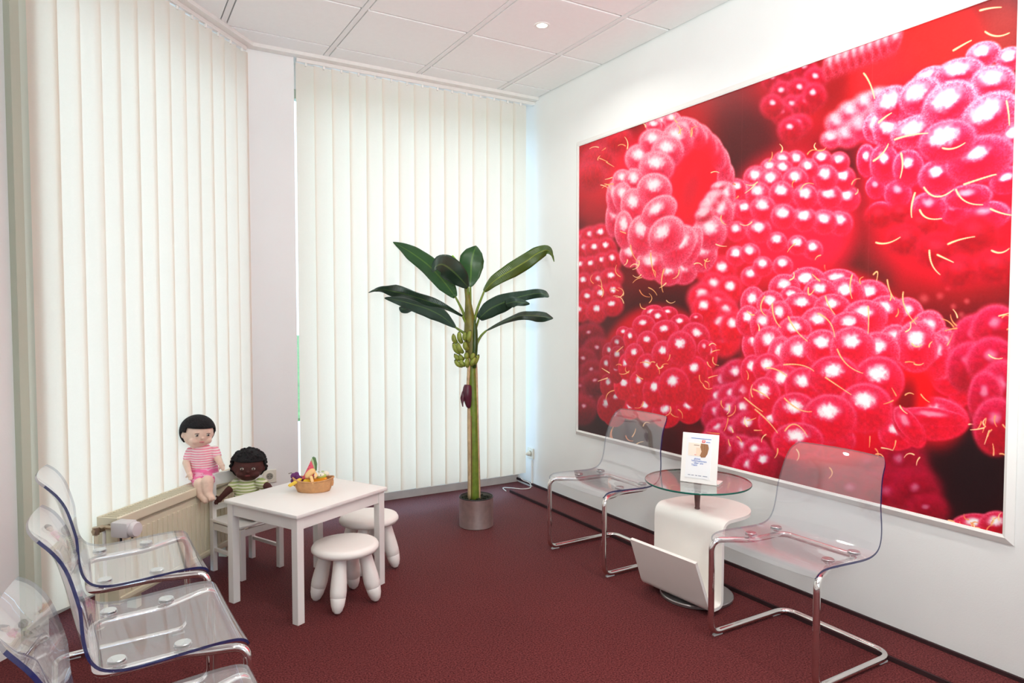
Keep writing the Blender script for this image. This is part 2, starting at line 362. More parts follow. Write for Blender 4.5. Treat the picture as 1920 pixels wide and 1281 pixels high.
# back window wall: low parapet, window, top
def window_wall(n, o, u, nrm, L, posts):
    # o: foot of the wall at its left end, u along, nrm into the room
    rot = Matrix(((u.x, nrm.x, 0), (u.y, nrm.y, 0), (0, 0, 1)))
    def b(bm, s0, s1, z0, z1, t, off=0): 
        box(bm, o+u*((s0+s1)/2)+nrm*off+Vector((0, 0, (z0+z1)/2)), (s1-s0, t, z1-z0), rot=rot)
    bm = bmesh.new(); b(bm, 0, L, -.05, .06, .08, -.05); b(bm, 0, L, 2.85, ZC+.1, .08, -.05)
    tag(obj('wall_'+n, bm, M['wall']), kind='structure')
    bm = bmesh.new(); b(bm, 0, L, 0, .055, .012, -.004); tag(obj('baseboard_'+n, bm, M['skirt']), kind='structure')
    fr = bmesh.new()
    for s in posts: b(fr, s-.03, s+.03, .06, 2.85, .06, -.05)
    b(fr, 0, L, .06, .10, .06, -.05); b(fr, 0, L, 2.79, 2.85, .06, -.05)
    wi = tag(obj('window_'+('1' if n == 'back' else '2'), fr, M['frame_green']), kind='structure')
    for a, c in zip(posts, posts[1:]):
        g = bmesh.new(); b(g, a+.03, c-.03, .10, 2.79, .006, -.05); obj('pane', g, M['pane'], wi)
window_wall('back', Vector((1.03, YW, 0)), Vector((1, 0, 0)), Vector((0, -1, 0)), XR-1.03, [.03, .62, 1.2, XR-1.03-.03])
window_wall('left', dg(-1.50, -.2), DD, DN, 1.68, [.03, .56, 1.1, 1.62])
# wall left of the slanting window, its frame edges, and the rest of the room behind the camera
bm = bmesh.new()
a = dg(-1.365, -.06); b_ = dg(-3.4, -.06)
prism(bm, [a, a-DN*.2, b_-DN*.2, b_], (0, 0, ZC+.1)); tag(obj('wall_left', bm, M['wall']), kind='structure')
def jamb(s0, s1, off, name, m, t=.03):
    bm = bmesh.new(); prism(bm, [dg(s0, off), dg(s1, off), dg(s1, off-t), dg(s0, off-t)], (0, 0, ZC)); tag(obj(name, bm, m), kind='structure')
jamb(-1.40, -1.360, -.03, 'trim_3', M['frame_green'], .14)
jamb(-1.356, -1.295, -.034, 'trim_4', mat('frame_light_grey_green', (.64, .70, .62), .5), .14)
bm = bmesh.new(); ba = b_; box(bm, (ba.x-.06, (YF+ba.y)/2, ZC/2), (.12, ba.y-YF, ZC+.1)); tag(obj('wall_side', bm, M['wall']), kind='structure')
bm = bmesh.new(); 
box(bm, ((ba.x+XR)/2, YF-.06, .45), (XR-ba.x, .12, .9)); box(bm, ((ba.x+XR)/2, YF-.06, 2.75), (XR-ba.x, .12, .6))
box(bm, (ba.x+1.0, YF-.06, 1.7), (2.0, .12, 1.6)); box(bm, (XR-.5, YF-.06, 1.7), (1.0, .12, 1.6))
tag(obj('wall_front', bm, M['wall']), kind='structure')

# ceiling: tiles in a white grid
bm = bmesh.new(); prism(bm, [p+Vector((0, 0, ZC+.03)) for p in [Vector((ba.x, YF, 0)), Vector((XR, YF, 0)), Vector((XR, YW+.1, 0)), Vector((.3, YW+.1, 0)), dg(-3.4, -.3)]], (0, 0, .08))
ceil = tag(obj('ceiling', bm, M['tee']), kind='structure')
gx = [.585, 1.215, 1.845, 2.475]; gy = [2.97, 3.60, 4.19]
gx0, gy0 = 1.215, 3.60; S = .63
xs = [gx0+S*i for i in range(-7, 4)]; ys = [gy0+S*i for i in range(-11, 1)]+[4.20, 4.83]
xs = [x for x in xs if x < XR]+[XR+.012]
def clip(poly, p, n):        # keep the side where (q-p).n > 0
    out = []
    for i in range(len(poly)):
        a, b = poly[i], poly[(i+1) % len(poly)]; da, db = (a-p).dot(n), (b-p).dot(n)
        if da > 0: out.append(a)
        if da*db < 0: out.append(a+(b-a)*(da/(da-db)))
    return out
bpl = dg(0, .03)
for i in range(len(xs)-1):
    for j in range(len(ys)-1):
        x0, x1, y0, y1 = xs[i]+.0215, xs[i+1]-.0215, ys[j]+.0095, ys[j+1]-.0095
        poly = [Vector((x0, y0, ZC)), Vector((x1, y0, ZC)), Vector((x1, y1, ZC)), Vector((x0, y1, ZC))]
        poly = clip(poly, Vector((0, YB-.035, 0)), Vector((0, -1, 0)))
        if len(poly) > 2: poly = clip(poly, bpl, DN)
        if len(poly) > 2: poly = clip(poly, Vector((ba.x, 0, 0)), Vector((1, 0, 0)))
        if len(poly) < 3: continue
        bm = bmesh.new(); prism(bm, poly, (0, 0, .03)); obj('ceiling_tile', bm, M['ceiling'], ceil)
teebm = bmesh.new()
def tee_y(x, y0, y1): 
    box(teebm, (x, (y0+y1)/2, ZC+.006), (.030, y1-y0, .012), .002)
for x in xs[:-1]:
    y1 = YB-.03
    if x < CORN.x: y1 = bpl.y+(x-bpl.x)*DD.y/DD.x
    if y1 > YF: tee_y(x, YF, y1)
for y in ys:
    if y > YB: continue
    x0 = max(ba.x, bpl.x+(y-bpl.y)*DD.x/DD.y)
    box(teebm, ((x0+XR)/2, y, ZC+.020), (XR-x0, .022, .006))
tag(obj('grid_runner', teebm, M['tee'], ceil), kind='stuff')
# cornice strip over the blinds
bm = bmesh.new(); zc = ZC-.014
c0 = Vector((CORN.x+.015, YB-.03, zc))
pth = [dg(-3.2, .045, zc), dg(.11, .045, zc), Vector((XR, YB-.045, zc))]
inter = bpl
# mitre point of the two strips
def meet(off1, off2):
    q = dg(0, off1); y = YB-off2; t = (y-q.y)/DD.y; return Vector((q.x+DD.x*t, y, 0))
o1, o2 = meet(.06, .06), meet(.0, .0)
for A, B, C_, D_ in ((dg(-3.2, .06), o1, o2, dg(-3.2, .0)), (o1, Vector((XR, YB-.06, 0)), Vector((XR, YB, 0)), o2)):
    prism(bm, [v+Vector((0, 0, ZC-.022)) for v in (A, B, C_, D_)], (0, 0, .03))
tag(obj('trim_5', bm, M['rail'], smooth=30), kind='structure')

# ceiling downlights: one in view, the others of the same grid further back
def downlight(x, y, z, label=None):
    t = empty('ceiling_downlight', (x, y, z), 0, label, 'downlight', 'recessed ceiling downlights')
    bm = bmesh.new(); lathe(bm, [(.028, .004), (.030, -.004), (.043, -.004), (.046, .001), (.040, .004)], 32); obj('bezel', bm, M['white'], t, 40)
    bm = bmesh.new(); lathe(bm, [(0, -.002), (.029, -.002), (.029, .004), (0, .004)], 24); obj('bulb', bm, M['lampglow'], t, 40)
    return t
def lampat(x, y, power, size=.08, spread=150, z=ZC-.012):
    l = bpy.data.lights.new('lamp_light', 'AREA'); l.shape = 'DISK'; l.size = size; l.energy = power; l.color = (1, .97, .92); l.spread = R(spread)
    o = bpy.data.objects.new('lamp_light', l); COL.objects.link(o); o.location = (x, y, z)
LX = (gx0+gx0+S)/2+.0
d1 = downlight(2.14, 3.285, ZC, 'lit round recessed downlight in the middle of a ceiling tile')
lampat(2.14, 3.285, LAMP_W*.6)
for x, y in ((2.14, 1.40), (.88, 1.40), (.88, -.49), (2.14, -.49), (-.38, .14), (.88, -2.38), (2.14, -2.38), (-1.0, -1.75)):
    lampat(x, y, LAMP_W)

# ------------------------------------------------------------------ vertical blinds
def slat_bm(Wd, Hh):
    bm = bmesh.new(); n = 4; prof = [(-Wd/2+Wd*i/n, .0035*(1-((2*i/n)-1)**2)) for i in range(n+1)]
    A = [bm.verts.new((x, y, 0)) for x, y in prof]; B = [bm.verts.new((x, y, Hh)) for x, y in prof]
    for i in range(n): bm.faces.new((A[i], A[i+1], B[i+1], B[i]))
    return bm
def blinds(label, origin, u, nrm, s_list, z0, z1, tw, L0, L1, wid=.127):
    root = empty('vertical_blind', origin+Vector((0, 0, z0)), math.atan2(u.y, u.x), label, 'blind', 'vertical blinds')
    me = None
    for s in s_list:
        if me is None:
            o = obj('slat', slat_bm(wid, z1-z0-.03), M['blind'], root, 179); me = o.data
        else:
            o = bpy.data.objects.new('slat', me); COL.objects.link(o); o.parent = root
        o.location = (s, random.uniform(-.002, .002), 0); o.rotation_euler = (0, 0, R(tw+random.uniform(-1.0, 1.0)))
    hb = bmesh.new(); box(hb, ((L0+L1)/2, 0, z1-z0-.012), (L1-L0, .035, .024), .003); obj('headrail', hb, M['rail'], root)
    cl = None
    for s in s_list:
        if cl is None:
            b = bmesh.new(); box(b, (0, 0, 0), (.012, .012, .02), .002); c = obj('slat_hanger', b, M['white_plastic'], root); cl = c.data
        else: c = bpy.data.objects.new('slat_hanger', cl); COL.objects.link(c); c.parent = root
        c.location = (s, -.014, z1-z0-.036)
    return root
sp = .1135
sl = [.0585+sp*i for i in range(15)]
blinds('white vertical blind straight across behind the potted banana plant', Vector((1.045, YB+.01, 0)), Vector((1, 0, 0)), None, sl, .125, ZC-.022, 9, 0, XR-1.045)
sl = [.052+sp*i for i in range(13)]
blinds('white vertical blind on the slanting left window above the radiator', dg(-1.335, .0), DD, DN, sl, .115, ZC-.022, -9, -1.2, 1.46)

# ------------------------------------------------------------------ the raspberry mural
y_l, y_r = atx(1086, 806, XR).y, atx(1883, 1002, XR).y
zb, zt = atx(1086, 806, XR).z, atx(1088, 275, XR).z
NX, NZ = 1500, 1140
gy_ = np.linspace(y_l, y_r, NX, dtype=np.float32); gz_ = np.linspace(zb, zt, NZ, dtype=np.float32)
YY, ZZ = np.meshgrid(gy_, gz_)
dxw = XR-0.0; rx, ry_, rz_ = XR, YY, ZZ-HC
dep = FW.x*rx+FW.y*ry_+FW.z*rz_
PX = 960+FP*(RT.x*rx+RT.y*ry_)/dep; PY = 640.5-FP*(UP.x*rx+UP.y*ry_+UP.z*rz_)/dep
def vnoise(sc, seed):
    g = np.random.default_rng(seed).random((int(NZ/sc)+3, int(NX/sc)+3)).astype(np.float32)
    y = np.arange(NZ)/sc; x = np.arange(NX)/sc; yi = y.astype(int); xi = x.astype(int); fy = (y-yi)[:, None]; fx = (x-xi)[None, :]
    fy = fy*fy*(3-2*fy); fx = fx*fx*(3-2*fx)
    a = g[yi][:, xi]; b = g[yi][:, xi+1]; c = g[yi+1][:, xi]; d = g[yi+1][:, xi+1]
    return (a*(1-fx)+b*fx)*(1-fy)+(c*(1-fx)+d*fx)*fy
n1, n2, n3, nf = vnoise(90, 1), vnoise(30, 2), vnoise(8, 3), vnoise(2.2, 4)
def rgb(r, g, b): return np.array([r, g, b], np.float32)/255
IMG = np.zeros((NZ, NX, 3), np.float32)
t = np.clip((n1*.6+n2*.4)*1.7-.45, 0, 1)[..., None]
IMG[:] = rgb(74, 14, 20)*(1-t)+rgb(122, 10, 26)*t
def bbox(cx, cy, r):
    ys_, zs_ = [], []
    for a, b in ((-r, -r), (r, -r), (-r, r), (r, r)):
        q = atx(min(max(cx+a, 300), 2400), cy+b, XR); ys_.append(q.y); zs_.append(q.z)
    i0 = int((y_l-max(ys_))/(y_l-y_r)*NX); i1 = int((y_l-min(ys_))/(y_l-y_r)*NX)+1
    j0 = int((min(zs_)-zb)/(zt-zb)*NZ); j1 = int((max(zs_)-zb)/(zt-zb)*NZ)+1
    return max(i0, 0), min(i1, NX), max(j0, 0), min(j1, NZ)
def sm(x, a, b):
    t = np.clip((x-a)/(b-a), 0, 1); return t*t*(3-2*t)
def blob(cx, cy, rx, ry, ang, col, soft=.15, op=1.0):
    i0, i1, j0, j1 = bbox(cx, cy, max(rx, ry)*(1+soft))
    if i1 <= i0 or j1 <= j0: return
    X = PX[j0:j1, i0:i1]-cx; Y = PY[j0:j1, i0:i1]-cy; c, s = math.cos(R(ang)), math.sin(R(ang))
    d = np.sqrt(((X*c+Y*s)/rx)**2+((-X*s+Y*c)/ry)**2)
    a = (1-sm(d, 1-soft, 1+soft))[..., None]*op
    IMG[j0:j1, i0:i1] = IMG[j0:j1, i0:i1]*(1-a)+np.array(col, np.float32)*a
def drup(cx, cy, rx, ry, ang=0, blur=0.0, fuzz=.5, base=(214, 16, 52), low=(150, 6, 26), rim=(240, 130, 150), hl=1.0, hs=.36, hx=-.05, hy=-.28, op=1.0, dim=1.0, K=1.17):
    rx *= K; ry *= K; hs *= 1.12; blur = blur+.02
    i0, i1, j0, j1 = bbox(cx, cy, max(rx, ry)*(1.12+blur))
    if i1 <= i0 or j1 <= j0: return
    X = PX[j0:j1, i0:i1]-cx; Y = PY[j0:j1, i0:i1]-cy; c, s = math.cos(R(ang)), math.sin(R(ang))
    U = (X*c+Y*s)/rx; V = (-X*s+Y*c)/ry; d = np.sqrt(U*U+V*V)
    soft = .06+blur
    a = (1-sm(d, 1-soft, 1+soft*.6))*op
    N = nf[j0:j1, i0:i1]; N3 = n3[j0:j1, i0:i1]
    top = sm(-Y/ry*.8-X/rx*.15, -.8, .7)
    colr = rgb(*low)*(1-top[..., None])+rgb(*base)*top[..., None]
    colr = colr*(.92+.16*N3[..., None])
    # fuzzy pale coating on the upper side, speckled
    fz = np.clip(sm(d, .15, 1.0)*(.45+.55*top)*fuzz*(.35+1.1*N), 0, 1)[..., None]
    colr = colr*(1-fz)+rgb(*rim)*fz
    # pale rim line
    rl = np.clip(np.exp(-((d-.92)/(.05+blur*.6))**2)*(.25+.75*top)*(.30+.4*fuzz), 0, 1)[..., None]
    colr = colr*(1-rl)+rgb(*rim)*rl
    hd = np.sqrt(((U-hx)/hs)**2+((V-hy)/(hs*.85))**2)
    wob = (N3-.5)*.35+(N-.5)*.25*(1-min(blur*3, 1))
    hh = (1-sm(hd+wob, .30-blur*.3, 1.4+blur*.6))[..., None]*hl
    colr = colr*(1-hh)+rgb(250, 240, 240)*hh
    a = a[..., None]
    IMG[j0:j1, i0:i1] = IMG[j0:j1, i0:i1]*(1-a)+colr*dim*a
def hair(pts, wd=1.3, col=(240, 170, 110), op=.9):
    pts = [np.array(p, float) for p in pts]
    cv = []
    for t in np.linspace(0, 1, 14):
        q = pts
        while len(q) > 1: q = [q[i]*(1-t)+q[i+1]*t for i in range(len(q)-1)]
        cv.append(q[0])
    for k, (a, b) in enumerate(zip(cv, cv[1:])):
        mx, my = (a+b)/2; L = np.hypot(*(b-a))/2+wd
        i0, i1, j0, j1 = bbox(mx, my, L+wd)
        if i1 <= i0 or j1 <= j0: continue
        X = PX[j0:j1, i0:i1]-a[0]; Y = PY[j0:j1, i0:i1]-a[1]; v = b-a; ll = max(v@v, 1e-6)
        tt = np.clip((X*v[0]+Y*v[1])/ll, 0, 1); d = np.hypot(X-tt*v[0], Y-tt*v[1])
        ww = wd*(1-.5*k/13); al = ((1-sm(d, ww*.5, ww*1.25))*op)[..., None]
        IMG[j0:j1, i0:i1] = IMG[j0:j1, i0:i1]*(1-al)+rgb(*col)*al
def hairs(n, cx, cy, rx, ry, L=18, edge=True, sd=0, wd=1.2):
    g = random.Random(sd)
    for _ in range(n):
        a = g.uniform(0, 2*PI); r = g.uniform(.8, 1.02) if edge else g.uniform(0, .95)
        x, y = cx+rx*r*math.cos(a), cy+ry*r*math.sin(a); b = a+g.uniform(-1, 1) if edge else g.uniform(0, 2*PI); l = L*g.uniform(.6, 1.3)
        x2, y2 = x+l*math.cos(b), y+l*math.sin(b); k = g.uniform(-.6, .6)*l
        hair([(x, y), ((x+x2)/2-k*math.sin(b), (y+y2)/2+k*math.cos(b)), (x2, y2)], wd, g.choice([(246, 178, 120), (240, 150, 100), (250, 205, 150)]))
# soft background shapes
for b in [(1140, 340, 90, 80, 0, (196, 24, 44)), (1130, 320, 60, 40, 0, (214, 40, 60)), (1320, 225, 120, 60, 0, (190, 14, 30)), (1400, 240, 70, 90, 0, (110, 22, 26)),
          (1395, 330, 50, 60, 0, (96, 34, 36)), (1480, 190, 90, 110, 0, (196, 12, 40)), (1700, 110, 170, 100, -20, (238, 44, 40)), (1620, 130, 90, 50, -20, (226, 40, 50)), (1560, 150, 40, 70, 0, (140, 16, 24)),
          (1885, 60, 40, 60, 0, (150, 50, 45)), (1400, 500, 80, 70, 0, (214, 8, 40)), (1240, 545, 90, 60, 0, (120, 16, 24)), (1270, 600, 120, 40, 0, (90, 18, 22)),
          (1750, 430, 150, 110, 0, (188, 14, 34)), (1800, 520, 160, 70, 0, (150, 18, 26)), (1830, 640, 90, 60, 0, (120, 14, 24)), (1640, 430, 34, 120, 0, (92, 22, 22)), (1408, 270, 60, 80, 0, (84, 26, 28)), (1265, 590, 110, 50, 0, (74, 16, 20)),
          (1640, 500, 40, 60, 0, (92, 34, 26)), (1800, 870, 110, 100, 0, (40, 4, 10)), (1840, 900, 60, 90, 0, (34, 4, 10)), (1110, 800, 50, 90, 0, (50, 14, 18)), (1180, 850, 60, 60, 0, (60, 14, 18)), (1250, 850, 50, 60, 0, (70, 10, 18)),
          (1350, 880, 60, 60, 0, (120, 6, 24))]:
    blob(*b[:5], rgb(*b[5]), .6, .85)
for x, y, r in [(1735, 560, 8), (1765, 555, 6), (1790, 575, 5), (1805, 590, 5), (1760, 610, 6), (1780, 540, 5), (1815, 565, 5), (1700, 590, 6)]:
    blob(x, y, r, r, 0, rgb(220, 120, 120), .9, .5)
def cluster(pts, r, sd=0, **k):
    for x, y in pts: drup(x, y, r*random.uniform(.95, 1.2), r*random.uniform(.95, 1.2), random.uniform(-20, 20), **k)
# far berries, out of focus
cluster([(1450, 150), (1480, 140), (1510, 130), (1530, 150), (1470, 175), (1500, 170), (1490, 200), (1515, 195), (1470, 215), (1500, 235), (1530, 180), (1450, 200), (1485, 245)], 20, blur=.25, fuzz=.2, base=(200, 20, 60), hs=.22, hl=.8)
for i in range(9): drup(1560+i*15, 118-i*6, 13, 32, 12, blur=.3, fuzz=.7, hl=.75, hs=.5, base=(236, 70, 90))
cluster([(1100, 270), (1125, 300), (1160, 262), (1110, 330)], 26, blur=.4, fuzz=.2, hl=.1, base=(200, 24, 44))
cluster([(1094, 450), (1110, 445), (1130, 440), (1098, 470), (1118, 468), (1140, 465), (1092, 500), (1112, 498), (1132, 492), (1150, 490), (1096, 530), (1124, 528), (1148, 522), (1104, 560), (1130, 555), (1152, 550), (1090, 585), (1120, 585), (1150, 575)], 17, blur=.2, fuzz=.15, hs=.27, low=(170, 8, 40))
cluster([(1090, 640), (1108, 630), (1120, 660), (1095, 680), (1112, 700), (1092, 730), (1108, 750), (1095, 770), (1120, 720)], 22, blur=.2, fuzz=.15, hs=.14, hl=.6, base=(150, 10, 40), low=(90, 8, 26), rim=(190, 70, 100))
cluster([(1330, 505), (1355, 510), (1340, 540), (1370, 545), (1320, 560), (1350, 575), (1330, 600), (1362, 590), (1340, 640), (1362, 640), (1350, 610), (1325, 580), (1375, 615)], 24, blur=.22, fuzz=.2, hs=.3, base=(230, 14, 50), low=(200, 0, 34))
cluster([(1360, 720), (1385, 705), (1350, 750), (1376, 745), (1400, 740), (1345, 780), (1372, 775), (1400, 770), (1352, 810), (1380, 812), (1405, 800), (1390, 845), (1420, 850), (1365, 850), (1405, 880), (1435, 870), (1340, 835)], 25, blur=.12, fuzz=.3, hs=.28, base=(200, 10, 60), low=(140, 2, 34))
# the berry in the middle
CB = [(870, 700), (925, 515), (890, 365), (865, 240), (735, 225), (540, 230), (440, 235), (345, 290), (440, 300), (240, 365), (150, 460), (90, 440), (65, 590), (155, 600), (90, 760), (90, 945), (195, 925), (200, 1100), (290, 1025), (440, 1020), (665, 900), (550, 865), (395, 840), (260, 755), (750, 690), (600, 670), (790, 500), (760, 355), (630, 290), (350, 385), (535, 375), (255, 485), (610, 500), (430, 480), (290, 590), (445, 650)]
blob(1490, 410, 115, 125, -15, rgb(226, 24, 62), .25)
for u, v in CB:
    big = 88 if (u > 230 and 340 < v < 760) else 70
    drup(1360+u/4, 240+v/4+4, big/4, big/4, 0, blur=.1, fuzz=.42, hs=.42, base=(232, 30, 70), low=(212, 8, 44), rim=(248, 150, 165))
hairs(12, 1490, 400, 120, 130, 16, True, 2, 1.5); hairs(7, 1490, 400, 100, 110, 22, False, 3)
for q in [(1575, 232, 24, 22), (1600, 212, 26, 22), (1630, 196, 26, 22), (1655, 182, 24, 18), (1590, 256, 22, 20), (1618, 240, 26, 24), (1645, 222, 24, 26), (1560, 262, 18, 16)]: drup(*q, 0, blur=.3, fuzz=.7, hs=.45, hl=.7, base=(236, 70, 96), low=(216, 20, 60), rim=(250, 170, 180))
# big berry top right
TR = [(850, 1230, 160, 90, -10), (640, 1190, 90, 90, 0), (480, 1170, 110, 90, 0), (160, 1210, 85, 70, 0), (740, 1100, 150, 75, -8), (270, 1080, 85, 85, 0), (1010, 990, 120, 80, -20), (120, 1040, 60, 70, 0), (60, 860, 60, 100, 0), (180, 880, 90, 120, 0), (1030, 700, 70, 100, 0), (1020, 180, 90, 70, -20), (840, 150, 110, 75, -20),
      (120, 640, 75, 95, 10), (200, 660, 90, 110, 10), (340, 910, 95, 115, 5), (470, 310, 110, 60, -30), (240, 480, 120, 105, -38), (680, 275, 155, 88, -15), (910, 340, 140, 105, -8), (420, 430, 140, 110, -35), (380, 670, 150, 95, -20), (620, 480, 180, 130, -30), (890, 560, 195, 130, -30), (545, 965, 130, 105, -18), (820, 850, 220, 135, -20), (600, 730, 180, 125, -18)]
blob(1790, 330, 170, 190, -20, rgb(220, 14, 56), .2)
blob(1780, 440, 150, 90, 0, rgb(196, 10, 40), .4)
for u, v, a, b, g in TR:
    big = a > 130
    drup(1610+u/3.56, 60+v/3.56, a/3.56, b/3.56, g, blur=.05, fuzz=.75 if v < 700 else .4, hs=.46 if v < 800 else .3, base=(228, 24, 70), low=(200, 4, 44), rim=(250, 170, 190), hl=1 if v < 1000 else .6)
for x, y, r in [(1650, 405, 26), (1690, 400, 22), (1730, 420, 30), (1700, 450, 34), (1760, 470, 40), (1830, 440, 44), (1870, 500, 40), (1800, 510, 36)]:
    drup(x, y, r, r*.8, 0, blur=.25, fuzz=.12, hl=.12, base=(188, 8, 40), low=(150, 4, 24), rim=(210, 60, 90))
HR = [[(1680, 262), (1705, 252), (1742, 250)], [(1770, 278), (1790, 284), (1812, 268)], [(1692, 288), (1698, 310), (1690, 334)], [(1640, 302), (1660, 290), (1668, 270)], [(1735, 352), (1755, 384), (1790, 356)], [(1810, 346), (1872, 325), (1870, 328)], [(1795, 356), (1806, 386), (1845, 384)], [(1727, 394), (1735, 416), (1768, 410)], [(1718, 362), (1708, 390), (1712, 408)], [(1860, 392), (1880, 402), (1902, 404)], [(1780, 458), (1800, 448), (1830, 444)], [(1645, 455), (1665, 462), (1690, 445)], [(1745, 470), (1745, 500), (1765, 515)], [(1760, 478), (1775, 485), (1790, 492)], [(1890, 190), (1895, 215), (1895, 235)], [(1790, 95), (1815, 80), (1824, 76)], [(1622, 138), (1636, 155), (1642, 185)], [(1850, 60), (1870, 75), (1895, 62)], [(1840, 20), (1860, 14), (1880, 14)], [(1862, 470), (1880, 480), (1895, 466)], [(1650, 230), (1660, 220), (1674, 212)]]
for h in HR: hair(h, 2.2, (250, 200, 150))
# hollow berry, top left
DR = [(400, 110, 60, 50, 0), (330, 135, 55, 45, 0), (460, 95, 60, 55, 0), (50, 780, 55, 130, 5), (60, 640, 60, 110, 0), (110, 520, 65, 70, 0), (540, 1160, 90, 90, 0), (430, 1180, 90, 80, 0), (680, 1040, 90, 120, 10), (160, 1050, 65, 80, 0), (840, 500, 55, 90, 10), (820, 410, 50, 110, -5), (765, 320, 60, 120, -18), (695, 245, 62, 115, -22), (620, 195, 65, 105, -22), (545, 170, 85, 90, -20), (230, 370, 95, 95, 0), (330, 250, 95, 85, 0), (500, 240, 100, 115, -12), (430, 320, 105, 105, -5), (190, 530, 68, 85, 0), (110, 640, 65, 95, 0), (350, 430, 115, 105, 0), (835, 640, 65, 100, 10), (800, 750, 90, 115, 0), (725, 890, 110, 115, 10), (310, 1120, 95, 95, 0), (190, 710, 85, 120, -5), (120, 870, 60, 120, 0), (600, 990, 60, 140, 18), (335, 590, 112, 108, 0), (505, 990, 95, 150, 32), (240, 910, 85, 125, 3), (370, 740, 125, 88, -38), (420, 905, 130, 105, -48)]
blob(1262, 375, 112, 145, -5, rgb(216, 20, 52), .15)
for q in DR[:26]: drup(1140+q[0]/3.77, 200+q[1]/3.77, q[2]/3.77, q[3]/3.77, q[4], blur=.07, fuzz=.75, hs=.42, rim=(246, 160, 172), base=(226, 60, 88), low=(190, 16, 52), hl=.85)
blob(1303, 335, 34, 72, 22, rgb(232, 14, 44), .35); blob(1310, 370, 36, 44, 30, rgb(214, 16, 44), .5, .8); blob(1298, 352, 12, 30, 15, rgb(190, 40, 60), .8, .5)
for q in DR[26:]: drup(1140+q[0]/3.77, 200+q[1]/3.77, q[2]/3.77, q[3]/3.77, q[4], blur=.02, fuzz=.75, hs=.40, rim=(246, 160, 172), base=(226, 56, 84), low=(200, 18, 54), hl=.85)
for q in [(790, 565, 55, 34, -18), (760, 640, 70, 50, -25), (720, 700, 70, 55, -30), (690, 760, 70, 50, -30)]: drup(1140+q[0]/3.77, 200+q[1]/3.77, q[2]/3.77, q[3]/3.77, q[4], blur=.25, fuzz=.6, hs=.6, rim=(246, 170, 182), base=(230, 60, 90), hl=.8, op=.85)
hairs(22, 1255, 380, 112, 150, 18, True, 5); hair([(1184, 460), (1186, 480), (1199, 492)], 1.2); hair([(1222, 475), (1222, 500), (1231, 520)], 1.3); hair([(1247, 505), (1238, 530), (1245, 548)], 1.4)
hairs(14, 1185, 560, 90, 60, 20, False, 6, 1.0); hairs(8, 1130, 300, 40, 50, 14, False, 8, 1.0)
# round berry, lower left
BL = [(180, 1180, 95, 95, 0), (100, 1090, 85, 125, 0), (340, 1100, 90, 100, 0), (200, 1010, 80, 100, 0), (1090, 800, 70, 160, 0), (490, 1100, 100, 110, 0), (700, 1150, 130, 130, 0), (930, 1110, 120, 130, 0), (1150, 560, 55, 120, -5), (1000, 200, 60, 50, 0), (720, 150, 85, 65, 0), (560, 150, 100, 75, -20), (270, 350, 65, 65, 0), (130, 540, 65, 90, 0), (210, 460, 65, 80, 0), (340, 400, 62, 95, 0), (100, 680, 62, 100, 0), (120, 870, 75, 105, 0), (380, 970, 85, 110, 0), (280, 880, 95, 120, 0), (200, 730, 65, 105, 0), (210, 590, 72, 105, 0), (620, 200, 85, 85, 0), (475, 270, 105, 95, -10), (840, 250, 95, 85, 0), (690, 330, 125, 105, -10), (510, 440, 95, 105, 0), (290, 680, 65, 115, 0), (430, 850, 90, 120, 0), (380, 570, 88, 110, 0), (990, 380, 135, 125, 30), (1080, 500, 60, 80, 0), (1000, 900, 130, 170, 0), (590, 930, 115, 140, 0), (510, 690, 105, 125, 0), (980, 740, 125, 150, 5), (670, 560, 105, 125, 0), (850, 500, 135, 160, -5), (775, 880, 145, 170, 0)]
blob(1236, 682, 105, 108, 0, rgb(200, 6, 40), .12)
for q in BL: drup(1120+q[0]/5.34, 560+q[1]/5.34, q[2]/5.34, q[3]/5.34, q[4], blur=.02, fuzz=.42 if q[1] < 620 else .18, hs=.30, rim=(236, 110, 135), base=(214, 16, 56), low=(190, 2, 34), hl=1 if q[2] > 60 else .7, dim=.8 if q[0] < 250 else 1)
hairs(16, 1236, 670, 104, 108, 18, True, 11, 1.2); hairs(12, 1236, 690, 90, 90, 16, False, 12, 1.2)
